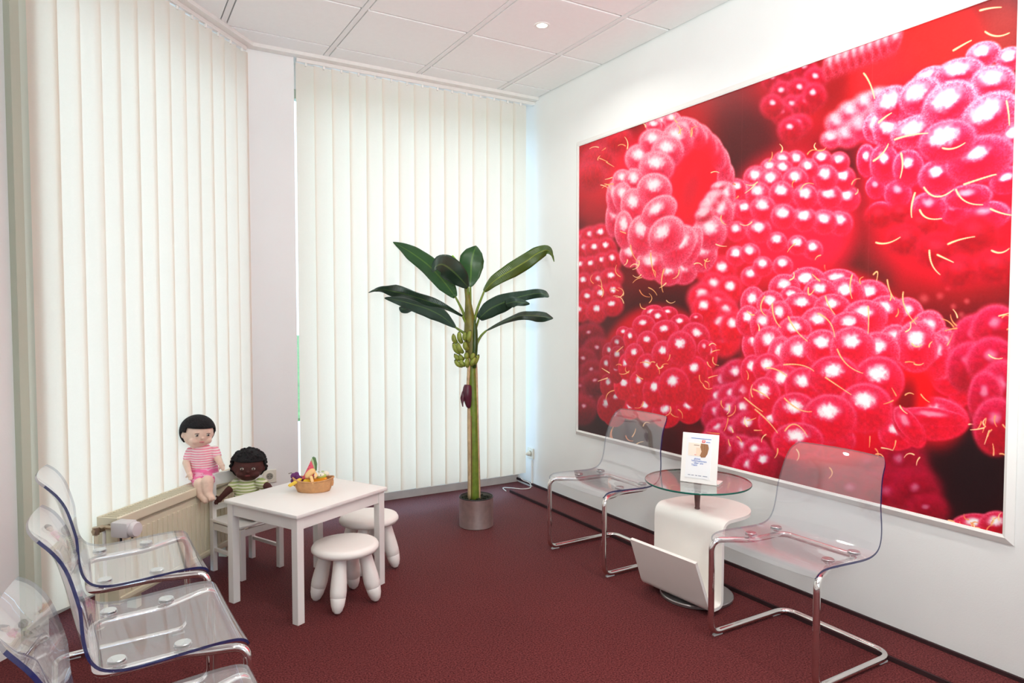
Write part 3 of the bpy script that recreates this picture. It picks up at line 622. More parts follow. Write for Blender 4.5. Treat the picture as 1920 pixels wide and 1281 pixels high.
# the biggest berry, bottom
for q in [(1500, 860, 50, 50), (1560, 880, 60, 60), (1630, 880, 60, 60), (1690, 880, 50, 60), (1600, 930, 60, 50), (1670, 940, 60, 60), (1720, 930, 46, 50), (1740, 960, 40, 30)]: drup(*q, 0, blur=.3, fuzz=.12, hl=.4, hs=.14, base=(160, 2, 46), low=(110, 0, 24), rim=(200, 40, 90))
BB = [(250, 1070, 85, 95, 0), (130, 560, 75, 105, 0), (120, 730, 75, 95, 0), (120, 280, 75, 100, 0), (90, 400, 75, 95, 0), (1090, 1150, 120, 100, 0), (640, 1200, 150, 110, 0), (690, 130, 120, 70, 0), (480, 140, 115, 90, -10), (330, 180, 95, 85, 0), (900, 230, 120, 95, 0), (740, 225, 115, 105, 0), (570, 210, 100, 85, 0), (380, 240, 75, 65, 0), (240, 290, 85, 85, 0), (1150, 360, 100, 105, 0), (1280, 480, 110, 140, 20), (1390, 600, 80, 140, 10), (1500, 800, 95, 150, -5), (1420, 760, 110, 130, -35), (1340, 640, 100, 140, 0), (1320, 1050, 220, 130, 5), (1160, 1100, 75, 150, -35), (1010, 345, 115, 105, 0), (450, 300, 115, 82, 0), (650, 310, 112, 82, 0), (300, 370, 75, 95, 0), (870, 375, 135, 105, 0), (190, 430, 80, 100, 0), (560, 420, 112, 105, 0), (400, 470, 105, 92, 0), (765, 430, 115, 85, 0), (1070, 545, 105, 110, 0), (1210, 570, 130, 155, 5), (230, 560, 95, 115, 0), (310, 640, 85, 125, 0), (220, 720, 90, 95, 0), (960, 610, 130, 125, 0), (430, 630, 115, 125, 0), (585, 575, 112, 108, 0), (785, 575, 135, 125, 0), (320, 815, 115, 115, 0), (200, 900, 95, 115, 0), (460, 835, 115, 115, 0), (960, 800, 155, 150, 5), (660, 770, 155, 125, 0), (400, 1010, 135, 120, 0), (870, 980, 165, 150, 5), (630, 1050, 165, 145, 0), (420, 1200, 155, 110, 0)]
blob(1560, 690, 168, 185, 0, rgb(206, 4, 40), .1); blob(1745, 735, 72, 105, -15, rgb(190, 4, 34), .25)
def paintBB(q, **k):
    drup(1380+q[0]/3.559, 490+q[1]/3.559, q[2]/3.559, q[3]/3.559, q[4], blur=.015, fuzz=.62 if q[1] < 700 else .3, hs=.36, rim=(242, 130, 152), base=(216, 18, 62), low=(202, 2, 38), **k)
for q in BB[:24]: paintBB(q)
blob(1715, 735, 36, 50, 10, rgb(222, 0, 22), .35); blob(1700, 760, 18, 44, 10, rgb(120, 0, 16), .6, .9)
for q in [(1320, 1040, 215, 55, 6), (1160, 1090, 60, 130, -38)]: paintBB(q, hl=.5)
for q in BB[24:]: paintBB(q)
for h in [[(1600, 516), (1592, 540), (1600, 560)], [(1666, 525), (1668, 545), (1680, 562)], [(1696, 548), (1690, 575), (1720, 608)], [(1536, 588), (1565, 600), (1567, 632)], [(1572, 655), (1585, 690), (1620, 700)], [(1472, 684), (1510, 680), (1528, 696)], [(1550, 708), (1575, 725), (1598, 740)], [(1473, 747), (1500, 775), (1524, 772)], [(1418, 768), (1445, 790), (1460, 812)], [(1398, 746), (1420, 765), (1432, 772)], [(1440, 690), (1460, 690), (1478, 706)], [(1414, 730), (1435, 738), (1445, 748)], [(1474, 808), (1492, 780), (1515, 816)], [(1480, 594), (1490, 620), (1516, 640)], [(1450, 570), (1450, 600), (1466, 614)], [(1436, 556), (1420, 580), (1438, 592)], [(1518, 540), (1515, 565), (1530, 542)], [(1640, 515), (1652, 500), (1646, 526)], [(1790, 624), (1784, 640), (1778, 648)], [(1550, 556), (1555, 575), (1568, 590)], [(1630, 575), (1632, 600), (1630, 625)]]: hair(h, 1.7, (246, 180, 125))
hairs(22, 1560, 690, 172, 185, 18, True, 21, 1.5); hairs(10, 1750, 760, 85, 110, 18, True, 22, 1.5)
# right edge and bottom berries
for q in [(1830, 640, 40, 45), (1870, 620, 44, 44), (1820, 690, 40, 44), (1862, 680, 44, 44), (1880, 740, 40, 60), (1850, 750, 30, 50), (1870, 800, 40, 50)]: drup(*q, 0, blur=.08, fuzz=.25, hl=.45, hs=.22, base=(190, 10, 60), low=(150, 0, 26))
for q in [(1830, 985, 40, 20), (1870, 985, 30, 24)]: drup(*q, 0, blur=.05, fuzz=.4, base=(200, 14, 56))
hairs(16, 1820, 980, 60, 30, 18, False, 31, 1.4); hairs(10, 1850, 800, 40, 80, 22, False, 32, 1.6); hairs(8, 1840, 620, 50, 60, 22, True, 33, 1.6); hairs(14, 1400, 790, 60, 90, 20, False, 34, 1.3)
hairs(10, 1190, 840, 60, 50, 20, False, 35, 1.2)
IMG += (nf[..., None]-.5)*.03
# seams between the printed sheets
for px_ in (1390, 1630):
    i = int((y_l-atx(px_, 500, XR).y)/(y_l-y_r)*NX); IMG[:, i:i+1] = IMG[:, i:i+1]*.85+.12
IMG = np.clip(IMG, 0, 1); IMG = IMG*.55+IMG*IMG*(3-2*IMG)*.45
im = bpy.data.images.new('mural_print', NX, NZ); 
buf = np.ones((NZ, NX, 4), np.float32); buf[..., :3] = IMG; im.pixels.foreach_set(buf.ravel()); im.update(); im.pack()
m, nt, p, o = nodes('mural_print')
tx = nt.nodes.new('ShaderNodeTexImage'); tx.image = im; tx.interpolation = 'Cubic'
nt.links.new(tx.outputs[0], p.inputs['Base Color']); p.inputs['Roughness'].default_value = .38; p.inputs['Specular IOR Level'].default_value = .35
M['mural'] = m
mur = empty('wall_mural', (XR, (y_l+y_r)/2, zb), 0, 'huge framed close-up photo print of red raspberries filling the right wall', 'picture')
bm = bmesh.new(); vs = [bm.verts.new(v) for v in ((XR-.008, y_l, zb), (XR-.008, y_r, zb), (XR-.008, y_r, zt), (XR-.008, y_l, zt))]
fc = bm.faces.new(vs); uvl = bm.loops.layers.uv.new('UVMap')
for l, uvv in zip(fc.loops, ((0, 0), (1, 0), (1, 1), (0, 1))): l[uvl].uv = uvv
bk = [bm.verts.new(v) for v in ((XR-.001, y_l, zb), (XR-.001, y_r, zb), (XR-.001, y_r, zt), (XR-.001, y_l, zt))]
for i in range(4): bm.faces.new((vs[i], vs[(i+1) % 4], bk[(i+1) % 4], bk[i]))
obj('print', bm, M['mural'], mur, world=True)
fw = .034
for (a, b) in (((y_l, zb), (y_r, zb)), ((y_r, zb), (y_r, zt)), ((y_r, zt), (y_l, zt)), ((y_l, zt), (y_l, zb))):
    cy, cz = (y_l+y_r)/2, (zb+zt)/2
    def outp(y, z, k): return (y+math.copysign(k, y-cy), z+math.copysign(k, z-cz))
    bm = bmesh.new()
    rows = []
    for (y, z) in (a, b):
        i_, o_ = outp(y, z, 0), outp(y, z, fw); mi_ = outp(y, z, fw*.3)
        rows.append([(XR-.001, *i_), (XR-.014, *i_), (XR-.018, *mi_), (XR-.006, *o_), (XR-.001, *o_)])
    V = [[bm.verts.new(v) for v in r_] for r_ in rows]
    for k in range(5): bm.faces.new((V[0][k], V[0][(k+1) % 5], V[1][(k+1) % 5], V[1][k]))
    bm.faces.new(V[0]); bm.faces.new(V[1][::-1])
    obj('frame_moulding', bm, M['white'], mur, world=True)

# ------------------------------------------------------------------ clear shell chairs
PROF = [(.262, .412), (.252, .428), (.228, .437), (.18, .439), (.11, .436), (.04, .432), (-.02, .430), (-.065, .434), (-.10, .448), (-.128, .478), (-.148, .525), (-.163, .585), (-.178, .65), (-.196, .71), (-.222, .755), (-.252, .785)]
def smoothpts(pr, n=3):
    out = []
    for i in range(len(pr)-1):
        p0 = Vector(pr[max(i-1, 0)]); p1 = Vector(pr[i]); p2 = Vector(pr[i+1]); p3 = Vector(pr[min(i+2, len(pr)-1)])
        for k in range(n):
            t = k/n; out.append(.5*((2*p1)+(p2-p0)*t+(2*p0-5*p1+4*p2-p3)*t*t+(3*p1-p0-3*p2+p3)*t**3))
    out.append(Vector(pr[-1])); return out
def make_chair(label):
    c = empty('shell_chair', (0, 0, 0), 0, label, 'chair')
    pr = smoothpts(PROF, 3); n = len(pr); bm = bmesh.new(); NW = 16; top = []; bot = []
    for i, q in enumerate(pr):
        t = i/(n-1); tg = (pr[min(i+1, n-1)]-pr[max(i-1, 0)]).normalized(); nr = Vector((-tg.y, tg.x)) * -1   # upper / front side
        if nr.y < 0 and i < n*.5: nr = -nr
        nr = Vector((tg.y, -tg.x))
        k = max(0, (q.y-.45)/.335)
        hw = .247-.037*k**1.3
        if k > .9: hw -= .018*((k-.9)/.1)**2
        if t < .05: hw -= .008*(1-t/.05)
        ra, rb = [], []
        for j in range(NW+1):
            y = (j/NW*2-1); cur = (y*y)
            # back is hollowed, seat slightly dished with raised rear corners
            dish = .028*cur*min(1, k*2.2)
            off = Vector((q.x+dish, q.y-.006*(1-cur)*(1 if k <= 0 else 0)))
            th = .0042
            ra.append(bm.verts.new((off.x+nr.x*th, y*hw, off.y+nr.y*th))); rb.append(bm.verts.new((off.x-nr.x*th, y*hw, off.y-nr.y*th)))
        top.append(ra); bot.append(rb)
    for i in range(n-1):
        for j in range(NW):
            bm.faces.new((top[i][j], top[i][j+1], top[i+1][j+1], top[i+1][j])); bm.faces.new((bot[i][j], bot[i+1][j], bot[i+1][j+1], bot[i][j+1]))
    for i in range(n-1):
        for j, s in ((0, 1), (NW, -1)):
            f = bm.faces.new((top[i][j], top[i+1][j], bot[i+1][j], bot[i][j])); f.material_index = 1
    for r_ in (0, n-1):
        for j in range(NW): f = bm.faces.new((top[r_][j], top[r_][j+1], bot[r_][j+1], bot[r_][j])); f.material_index = 2
    obj('seat_shell', bm, None, c, 40, mats=[M['acrylic'], M['acrylic_edge'], M['acrylic_rim']])
    # cantilever tube: floor loop behind, front legs, seat rails, rear cross bar
    r = .0125; fx, bx_, w2, wi = .258, -.214, .245, .178
    zf = r+.004; zr = .408
    path = [(bx_, 0, zf), (bx_, w2, zf), (fx, w2, zf), (fx, w2, zr+.004), (fx-.085, w2-.030, zr), (fx-.16, wi, zr-.004), (-.105, wi, zr-.008), (-.105, 0, zr-.008)]
    p1 = fillet(path, [.07, .05, .075, .03, .05, .05], 7)
    p2 = [Vector((v.x, -v.y, v.z)) for v in p1][::-1]
    bm = bmesh.new(); tube(bm, p1[:-1]+p2[:-1], r, 14, closed=True); obj('tube_frame', bm, M['chrome'], c, 179)
    for sy in (-1, 1):
        for x in (-.06, .10):
            bm = bmesh.new(); lathe(bm, [(0, .4175), (.012, .4175), (.012, .425), (.024, .4262), (.024, .4305), (0, .4305)], 20, (x, sy*wi, 0)); s = obj('stud', bm, M['stud'], c, 40)
            bm = bmesh.new(); lathe(bm, [(0, .4405), (.021, .4405), (.0225, .4392), (.0225, .4375), (0, .4375)], 20, (x, sy*wi, -.0035)); obj('stud_cap', bm, M['stud'], s, 40)
        for gx_ in (fx-.04, bx_+.06):
            bm = bmesh.new(); box(bm, (gx_, sy*w2, .004), (.05, .014, .008), .002); obj('glide', bm, M['glide'], c)
    return c
def copytree(o, parent=None):
    c = o.copy(); COL.objects.link(c); c.parent = parent
    for ch in list(o.children): copytree(ch, c)
    return c
ch0 = make_chair('clear acrylic chair against the left blind, farthest back of the left row')
spots = [(.020, 2.895, 3, None), (.050, 2.245, 3, 'clear acrylic chair in the middle of the left row'),
         (.052, 1.60, 3, 'clear acrylic chair nearest the camera in the left row'),
         (2.412, 2.972, 181, 'clear acrylic chair with chrome legs between banana plant and glass table'),
         (2.400, 1.742, 180, 'clear acrylic chair on the right of the glass table')]
for i, (x, y, a, lb) in enumerate(spots):
    c = ch0 if i == 0 else copytree(ch0)
    c.location = (x, y, 0); c.rotation_euler = (0, 0, R(a)); c['group'] = 'clear shell chairs'
    if lb: c['label'] = lb

# ------------------------------------------------------------------ glass side table with magazine rack
st = empty('side_table', (2.405, 2.325, 0), R(4), 'round glass side table on a white bent magazine rack stand', 'table')
bm = bmesh.new(); lathe(bm, [(0, 0), (.166, 0), (.172, .004), (.172, .014), (.168, .018), (0, .018)], 48, (.0, 0, 0)); obj('base_disc', bm, M['base_disc'], st, 40)
prof = fillet([(-.240, 0, .268), (-.148, 0, .030), (-.068, 0, .034), (-.066, 0, .412), (.065, 0, .412)], [.03, .028, .055], 8)
bm = bmesh.new(); hw = .205; th = .0075
# sheet swept across, with a rounded end at the wall side
pts2 = [Vector((v.x, v.z)) for v in prof]
nn = 10; r0 = .065
for k in range(1, nn+1): pts2.append(Vector((r0+.205*math.sin(PI/2*k/nn), .412)))
def halfw(i):
    x = pts2[i].x
    if i >= len(prof)-1: 
        u = (x-r0)/.205; return max(hw*math.sqrt(max(0, 1-u*u)), .004)
    return hw
A = []; Bq = []
for i, q in enumerate(pts2):
    tg = (pts2[min(i+1, len(pts2)-1)]-pts2[max(i-1, 0)]).normalized(); nr = Vector((tg.y, -tg.x)); h = halfw(i)
    if i == 0: h -= .006
    A.append([bm.verts.new((q.x+nr.x*th, y*h, q.y+nr.y*th)) for y in (-1, -.98, 0, .98, 1)]); Bq.append([bm.verts.new((q.x-nr.x*th, y*h, q.y-nr.y*th)) for y in (-1, -.98, 0, .98, 1)])
for i in range(len(pts2)-1):
    for j in range(4):
        bm.faces.new((A[i][j], A[i][j+1], A[i+1][j+1], A[i+1][j])); bm.faces.new((Bq[i][j], Bq[i+1][j], Bq[i+1][j+1], Bq[i][j+1]))
    for j in (0, 4): bm.faces.new((A[i][j], A[i+1][j], Bq[i+1][j], Bq[i][j]))
for i in (0, -1):
    for j in range(4): bm.faces.new((A[i][j], A[i][j+1], Bq[i][j+1], Bq[i][j]))
obj('magazine_rack', bm, M['white_plastic'], st, 50)
bm = bmesh.new(); lathe(bm, [(0, .421), (.011, .421), (.013, .424), (.011, .43), (.018, .54), (.018, .549), (0, .549)], 20); obj('pin', bm, M['walnut'], st, 40)
bm = bmesh.new(); lathe(bm, [(0, .018), (.012, .018), (.012, .40), (0, .40)], 16, (.01, 0, 0)); obj('post', bm, M['steel'], st, 40)
bm = bmesh.new(); lathe(bm, [(0, .550), (.2455, .550), (.2455, .558), (0, .558)], 64)
gt = obj('glass_top', bm, M['glass'], st, 40)
bm = bmesh.new(); lathe(bm, [(.2458, .550), (.2472, .5515), (.2472, .5565), (.2458, .558)], 64); obj('polished_edge', bm, M['glass_edge'], gt, 60)

# acrylic table sign
sa = math.atan2(2.342-2.178, 2.297-2.38)    # along its foot
sg = empty('table_sign', (2.375, 2.285, .5582), math.atan2(-.164, .083), 'small white portrait table sign standing on the glass side table', 'sign')
# local x: left to right as read, +y: away from the reader
Wd, Hs, lean = .172, .232, R(9)
rotl = Matrix.Rotation(-lean, 3, 'X')
def sp_(x, y, z): return rotl@Vector((x, y, z))+Vector((0, -.02, .002))
def plate(name, m, x0, x1, z0, z1, y0, y1, bev=0, parent=sg):
    bm = bmesh.new(); box(bm, ((x0+x1)/2, (y0+y1)/2, (z0+z1)/2), (x1-x0, y1-y0, z1-z0), bev)
    bmesh.ops.transform(bm, matrix=rotl.to_4x4(), verts=bm.verts); bmesh.ops.translate(bm, vec=(0, -.02, .002), verts=bm.verts)
    return obj(name, bm, m, parent)
W2 = Wd/2
plate('back_panel', M['white_plastic'], -W2, W2, 0, Hs, 0, .006, .0015)
x0, x1, z0, z1 = -W2+.022, W2-.032, .022, Hs-.012
sheet = plate('paper_sheet', M['pulp'], x0, x1, z0, z1, -.002, 0)
bm = bmesh.new(); box(bm, (.02, .035, .0035), (.14, .075, .005), .001); obj('foot', bm, M['white_plastic'], sg)
def pr_(name, m, a, b, c, d, yy=-.0028): plate(name, m, x0+(x1-x0)*a, x0+(x1-x0)*b, z0+(z1-z0)*(1-d), z0+(z1-z0)*(1-c), yy, -.002, 0, sheet)
pr_('blue_bar', M['print_blue'], .18, .98, .055, .068)
pr_('red_logo', M['print_red'], .62, .74, .09, .15)
pr_('logo_white', M['pulp'], .655, .675, .10, .135, -.0031); pr_('logo_white', M['pulp'], .69, .71, .10, .135, -.0031)
pr_('logo_text', M['print_blue'], .78, .94, .125, .14)
# portrait photo on the sheet: face beside brown hair
pr_('photo_skin', M['print_skin_light'], .08, .72, .17, .48)
pr_('photo_cheek', M['print_skin'], .40, .64, .28, .47, -.003)
bm = bmesh.new(); hp = [(.58, .17), (.86, .18), (.90, .27), (.86, .40), (.78, .49), (.62, .50), (.56, .46), (.62, .36), (.56, .26)]
prism(bm, [sp_(x0+(x1-x0)*a, -.0032, z0+(z1-z0)*(1-b)) for a, b in hp], sp_(0, .0008, 0)-sp_(0, 0, 0)); obj('photo_hair', bm, M['print_hair'], sheet)
pr_('photo_brow', M['print_brow'], .30, .52, .215, .228, -.0033); pr_('photo_mouth', M['print_red'], .34, .42, .445, .455, -.0033)
def text(s, size, x, z, m, parent):
    cu = bpy.data.curves.new('sign_text', 'FONT'); cu.body = s; cu.size = size; cu.align_x = 'LEFT'; cu.extrude = .0002; cu.materials.append(m)
    t0 = bpy.data.objects.new('sign_text_curve', cu); me = bpy.data.meshes.new_from_object(t0); bpy.data.objects.remove(t0)
    t = bpy.data.objects.new('sign_text', me); COL.objects.link(t); t.parent = parent
    t.rotation_euler = (PI/2-lean, 0, 0); t.location = sp_(x, -.0032, z)
TW = (x1-x0)
for s_, dx, dz, sz in (('aktive', .34, .56, .0125), ('Informationen', .24, .61, .0125), ('über uns', .34, .66, .0125), ('Team', .24, .71, .0125)):
    text(s_, sz, x0+TW*dx, z0+(z1-z0)*(1-dz), M['print_blue'], sheet)
for a, b in ((.12, .22), (.26, .36), (.42, .50), (.54, .66), (.72, .9)): pr_('fine_print', M['print_grey'], a, b, .925, .94)

# ------------------------------------------------------------------ children's table, chair, stools
RT_ = R(28)
tb = empty('play_table', (.812, 3.306, 0), RT_, "low white rectangular children's table holding a toy fruit basket", 'table')
bm = bmesh.new(); box(bm, (0, 0, .479), (.575, .495, .018), .004); obj('tabletop', bm, M['white'], tb, 40)
for i, (sx, sy) in enumerate(((1, 1), (1, -1), (-1, 1), (-1, -1))):
    bm = bmesh.new(); box(bm, (sx*.258, sy*.218, .235), (.037, .037, .470), .002); obj('leg', bm, M['white'], tb)
for sy in (-1, 1):
    bm = bmesh.new(); box(bm, (0, sy*.224, .4425), (.478, .014, .055), .001); obj('apron', bm, M['white'], tb)
for sx in (-1, 1):
    bm = bmesh.new(); box(bm, (sx*.264, 0, .4425), (.014, .398, .055), .001); obj('apron', bm, M['white'], tb)

# chair: feet measured at (.447,3.852) back-left, (.558,3.635) front-left, (.768,3.734) front-right
kc = empty('play_chair', (.6075, 3.793, 0), R(25.5), "small white wooden child's chair between radiator and play table", 'chair')
hwx, hdy = .115, .122        # local +x to the right in the photo, -y to the front (table)
def bx1(name, c, s, parent=kc, m=None, bev=.002):
    bm = bmesh.new(); box(bm, c, s, bev); return obj(name, bm, m or M['white'], parent)
for sx in (-1, 1):
    bx1('back_leg', (sx*hwx, hdy, .257), (.024, .030, .514))
    bx1('front_leg', (sx*hwx, -hdy, .131), (.028, .028, .262))
    bx1('side_rail', (sx*hwx, 0, .238), (.014, .216, .035)); bx1('side_stretcher', (sx*hwx, 0, .115), (.014, .216, .018))
bx1('seat', (0, -.004, .272), (.262, .262, .014), bev=.004)
bx1('front_rail', (0, -hdy, .238), (.204, .014, .035)); bx1('back_rail', (0, hdy, .238), (.206, .014, .035))
bx1('top_rail', (0, hdy, .483), (.206, .016, .062)); bx1('lower_back_rail', (0, hdy, .335), (.206, .014, .03))

def stool(x, y, rz, label):
    s = empty('round_stool', (x, y, 0), rz, label, 'stool', 'low white round stools')
    bm = bmesh.new(); lathe(bm, [(0, .242), (.125, .242), (.146, .247), (.155, .258), (.155, .268), (.148, .280), (.130, .2855), (.06, .283), (0, .282)], 48); obj('seat', bm, M['white_plastic'], s, 179)
    for k in range(4):
        a = PI/4+k*PI/2; ft = Vector((math.cos(a)*.145, math.sin(a)*.145, 0)); tp = Vector((math.cos(a)*.085, math.sin(a)*.085, .25))
        ax = (tp-ft).normalized(); L = (tp-ft).length
        bm = bmesh.new(); lathe(bm, [(0, 0), (.012, .001), (.022, .012), (.030, .035), (.0345, .066), (.0335, .068), (.0355, .071), (.037, .095), (.036, .13), (.032, .18), (.028, L)], 24, ft+Vector((0, 0, .007)), ax)
        obj('leg', bm, M['white_plastic'], s, 40)
    return s
stool(.932, 3.11, R(13), 'low white round stool in front, overlapping the near side of the play table')
stool(1.172, 3.479, R(8), 'low white round stool farther back, partly behind a play table leg')

# ------------------------------------------------------------------ toy fruit basket
bc = Vector((.845, 3.335, .4885))
bk_ = empty('toy_basket', bc, R(-28), 'small oval wicker basket of toy fruit on the play table', 'basket')
ex, ey = .098, .062
bm = bmesh.new(); rings = []
hts = [0, .004]+[.006+.0075*i for i in range(7)]
def obasket(z, k, inset=0):
    out = []
    for j in range(40):
        a = 2*PI*j/40; f_ = .78+.22*min(z/.055, 1)**.7-inset
        rr = 1+(.012 if ((j+k) % 2 == 0) else -.004)
        zz = z+.012*(math.cos(a)**2)*(z/.055)
        out.append(bm.verts.new((ex*f_*rr*math.cos(a), ey*f_*rr*math.sin(a), zz)))
    return out
outer = [obasket(z, k) for k, z in enumerate(hts)]; inner = [obasket(z+.004, 0, .09) for z in reversed(hts[1:])]
seq = outer+inner
for A_, B_ in zip(seq, seq[1:]):
    for j in range(40): bm.faces.new((A_[j], A_[(j+1) % 40], B_[(j+1) % 40], B_[j]))
bm.faces.new(outer[0][::-1]); bm.faces.new(inner[-1])
obj('bowl', bm, M['wicker'], bk_, 60)
bm = bmesh.new(); tube(bm, [(ex*1.0*math.cos(2*PI*j/32), ey*1.0*math.sin(2*PI*j/32), .055+.012*math.cos(2*PI*j/32)**2) for j in range(32)], .0035, 8, closed=True); obj('rim', bm, M['wicker'], bk_, 179)
for sx in (-1, 1):
    bm = bmesh.new(); tube(bm, [(sx*(ex*.93), .016*math.cos(2*PI*j/14), .042+.016*math.sin(2*PI*j/14)) for j in range(14)], .0032, 8, closed=True); obj('ring_handle', bm, M['wicker'], bk_, 179)
dB = FW.dot(bc-CP)-.0
def fr(px, py, dd=0): return at(px, py, dB+dd)
def fruit(name, p, label, cat='toy fruit'): return empty(name, p, 0, label, cat, 'toy fruit in the basket')
# grapes
t_ = fruit('toy_grapes', fr(553, 903), 'purple toy grape bunch at the left end of the basket')
for x, y, r in ((551, 893, 6), (558, 896, 6), (563, 899, 5.5), (551, 902, 6), (560, 905, 6), (556, 890, 5)):
    bm = bmesh.new(); ell(bm, fr(x, y, random.uniform(-.01, .01)), r*.0026, 14, 10); obj('grape', bm, M['purple'], t_, 179, world=True)
bm = bmesh.new(); tube(bm, [fr(550, 889), fr(546, 887), fr(541, 888.5)], [.0022, .002, .0015], 6); obj('stem', bm, M['stem_grey'], t_, 179, world=True)
t_ = fruit('toy_banana', fr(560, 905, -.03), 'yellow toy banana hanging over the left basket rim')
bm = bmesh.new(); tube(bm, smoothpts([tuple(fr(x, y, d)) for x, y, d in ((566, 898, -.02), (558, 902, -.04), (550, 907, -.05), (544, 910, -.055), (540, 910.5, -.055))], 4), [.003, .004]+[.0085]*12+[.005, .003, .002], 10); obj('peel', bm, M['banana'], t_, 179, world=True)
# melon slice: a wedge standing on end
t_ = fruit('toy_melon_slice', fr(578, 895), 'tall pink toy watermelon slice standing in the basket')
bm = bmesh.new(); pl = [(566, 898), (573, 885), (583, 864), (588, 873), (590, 882), (585, 898)]
prism(bm, [fr(x, y, .0) for x, y in pl], FW*.02); obj('flesh', bm, M['melon'], t_, world=True)
bm = bmesh.new(); prism(bm, [fr(x, y, -.001) for x, y in [(581.5, 866), (585, 859), (590, 866), (591.5, 876), (590, 885), (587.5, 874), (583.5, 864)]], FW*.024); obj('rind', bm, M['rind'], t_, world=True)
bm = bmesh.new(); prism(bm, [fr(x, y, -.0015) for x, y in [(585, 858), (589, 860), (592, 872), (591, 884), (590.3, 875), (588, 864)]], FW*.026); obj('skin', bm, M['rind_dark'], t_, world=True)
bm = bmesh.new()
for x, y in ((578, 879), (581, 873), (575, 888), (584, 883)): ell(bm, fr(x, y, -.0005), .0016, 8, 6)
obj('seeds', bm, M['tip_black'], t_, 179, world=True)
t_ = fruit('toy_peeled_banana', fr(583, 895, -.03), 'cream orange peeled toy banana across the basket middle')
bm = bmesh.new(); tube(bm, smoothpts([tuple(fr(x, y, d)) for x, y, d in ((590, 883, -.01), (584, 885, -.025), (578, 891, -.035), (576, 897, -.04))], 4), [.007, .011, .014]+[.015]*7+[.013, .012, .010], 12); obj('fruit_flesh', bm, M['cream_felt'], t_, 179, world=True)
bm = bmesh.new(); tube(bm, smoothpts([tuple(fr(x, y, d)) for x, y, d in ((583, 893, -.05), (585, 900, -.058), (587, 908, -.063))], 4), [.008]*6+[.006, .005, .003], 8, flat=.4); tube(bm, smoothpts([tuple(fr(x, y, d)) for x, y, d in ((588, 884, -.02), (593, 890, -.03), (590, 897, -.045))], 4), [.007]*6+[.006, .005, .003], 8, flat=.4); obj('peel', bm, M['cream_felt'], t_, 179, world=True)
t_ = fruit('toy_lemon', fr(575, 903, -.04), 'bright yellow toy lemon low in the basket front')
bm = bmesh.new(); ell(bm, fr(575, 903, -.03), (.017, .016, .0135)); obj('peel', bm, M['lemon'], t_, 179, world=True)
t_ = fruit('toy_orange_wedge', fr(599, 901, -.035), 'flat orange toy wedge on the right front of the basket')
bm = bmesh.new(); prism(bm, [fr(x, y, -.035) for x, y in [(588, 899), (607, 897), (611, 899), (609, 903), (590, 907), (587, 904)]], FW*.03); obj('segment', bm, M['orange'], t_, world=True)
t_ = fruit('toy_pear', fr(606, 893, -.0), 'green and white halved toy pear at the right end of the basket')
bm = bmesh.new(); ell(bm, fr(603, 893, -.008), (.024, .018, .013)); obj('skin', bm, M['kiwi'], t_, 179, world=True)
bm = bmesh.new(); ell(bm, fr(601, 891, -.016), (.019, .014, .009)); obj('cut_face', bm, M['apple'], t_, 179, world=True)
bm = bmesh.new(); ell(bm, fr(601, 891, -.026), (.004, .004, .003)); obj('core', bm, M['tip_black'], t_, 179, world=True)
t_ = fruit('toy_apple_half', fr(611, 888, .01), 'pale halved toy apple behind the pear in the basket')
bm = bmesh.new(); ell(bm, fr(611, 889, .012), (.017, .015, .014)); obj('flesh', bm, M['apple'], t_, 179, world=True)
bm = bmesh.new(); ell(bm, fr(605, 884, .012), (.008, .005, .004)); ell(bm, fr(598, 885, .012), (.004, .004, .003)); obj('leaf', bm, M['rind'], t_, 179, world=True)

# ------------------------------------------------------------------ radiator
rd = empty('radiator', dg(-1.10, .08), math.atan2(DD.y, DD.x), 'long cream panel radiator standing under the slanting left blind', 'radiator')
# local x along the wall, local -y into the room
L_, zb_, zt_ = .985, .075, .462
def rb(name, c, s, m='cream', bev=.003, parent=rd, sm_=None):
    bm = bmesh.new(); box(bm, c, s, bev); return obj(name, bm, M[m], parent, sm_)
bm = bmesh.new(); box(bm, (L_/2, -.048, (zb_+zt_-.03)/2), (L_, .012, zt_-.03-zb_), .003)
for k in range(27):
    x = .045+k*(L_-.09)/26; box(bm, (x, -.0555, (zb_+zt_)/2-.02), (.017, .006, zt_-zb_-.12), .002)
box(bm, (L_/2, -.056, zb_+.022), (L_, .010, .022), .003)
fp = obj('front_panel', bm, M['cream'], rd)
rb('back_panel', (L_/2, .04, (zb_+zt_-.03)/2), (L_, .012, zt_-.03-zb_))
rb('side_cover', (.0, -.004, (zb_+zt_)/2), (.008, .108, zt_-zb_)); rb('side_cover', (L_, -.004, (zb_+zt_)/2), (.008, .108, zt_-zb_))
rb('top_front_strip', (L_/2, -.052, zt_-.020), (L_, .018, .040))
rb('top_back_strip', (L_/2, .044, zt_-.006), (L_, .012, .012))
bm = bmesh.new(); box(bm, (L_/2, -.0565, zt_-.047), (L_-.02, .004, .006)); obj('painted_shadow_strip', bm, M['cream_shade'], rd)  # dark bar painted as the shade below the top strip
gr = rb('top_grille', (L_/2, 0, zt_-.012), (L_-.01, .078, .004), 'cream_shade', 0)
me = None
for k in range(60):
    if me is None:
        bm = bmesh.new(); box(bm, (0, 0, 0), (.006, .080, .010)); o = obj('grille_bar', bm, M['cream'], gr); me = o.data
    else: o = bpy.data.objects.new('grille_bar', me); COL.objects.link(o); o.parent = gr
    o.location = (.018+k*(L_-.036)/59, 0, zt_-.006)
for x in (.15, .83): rb('foot_bracket', (x, .0, .036), (.035, .05, .078), 'cream')
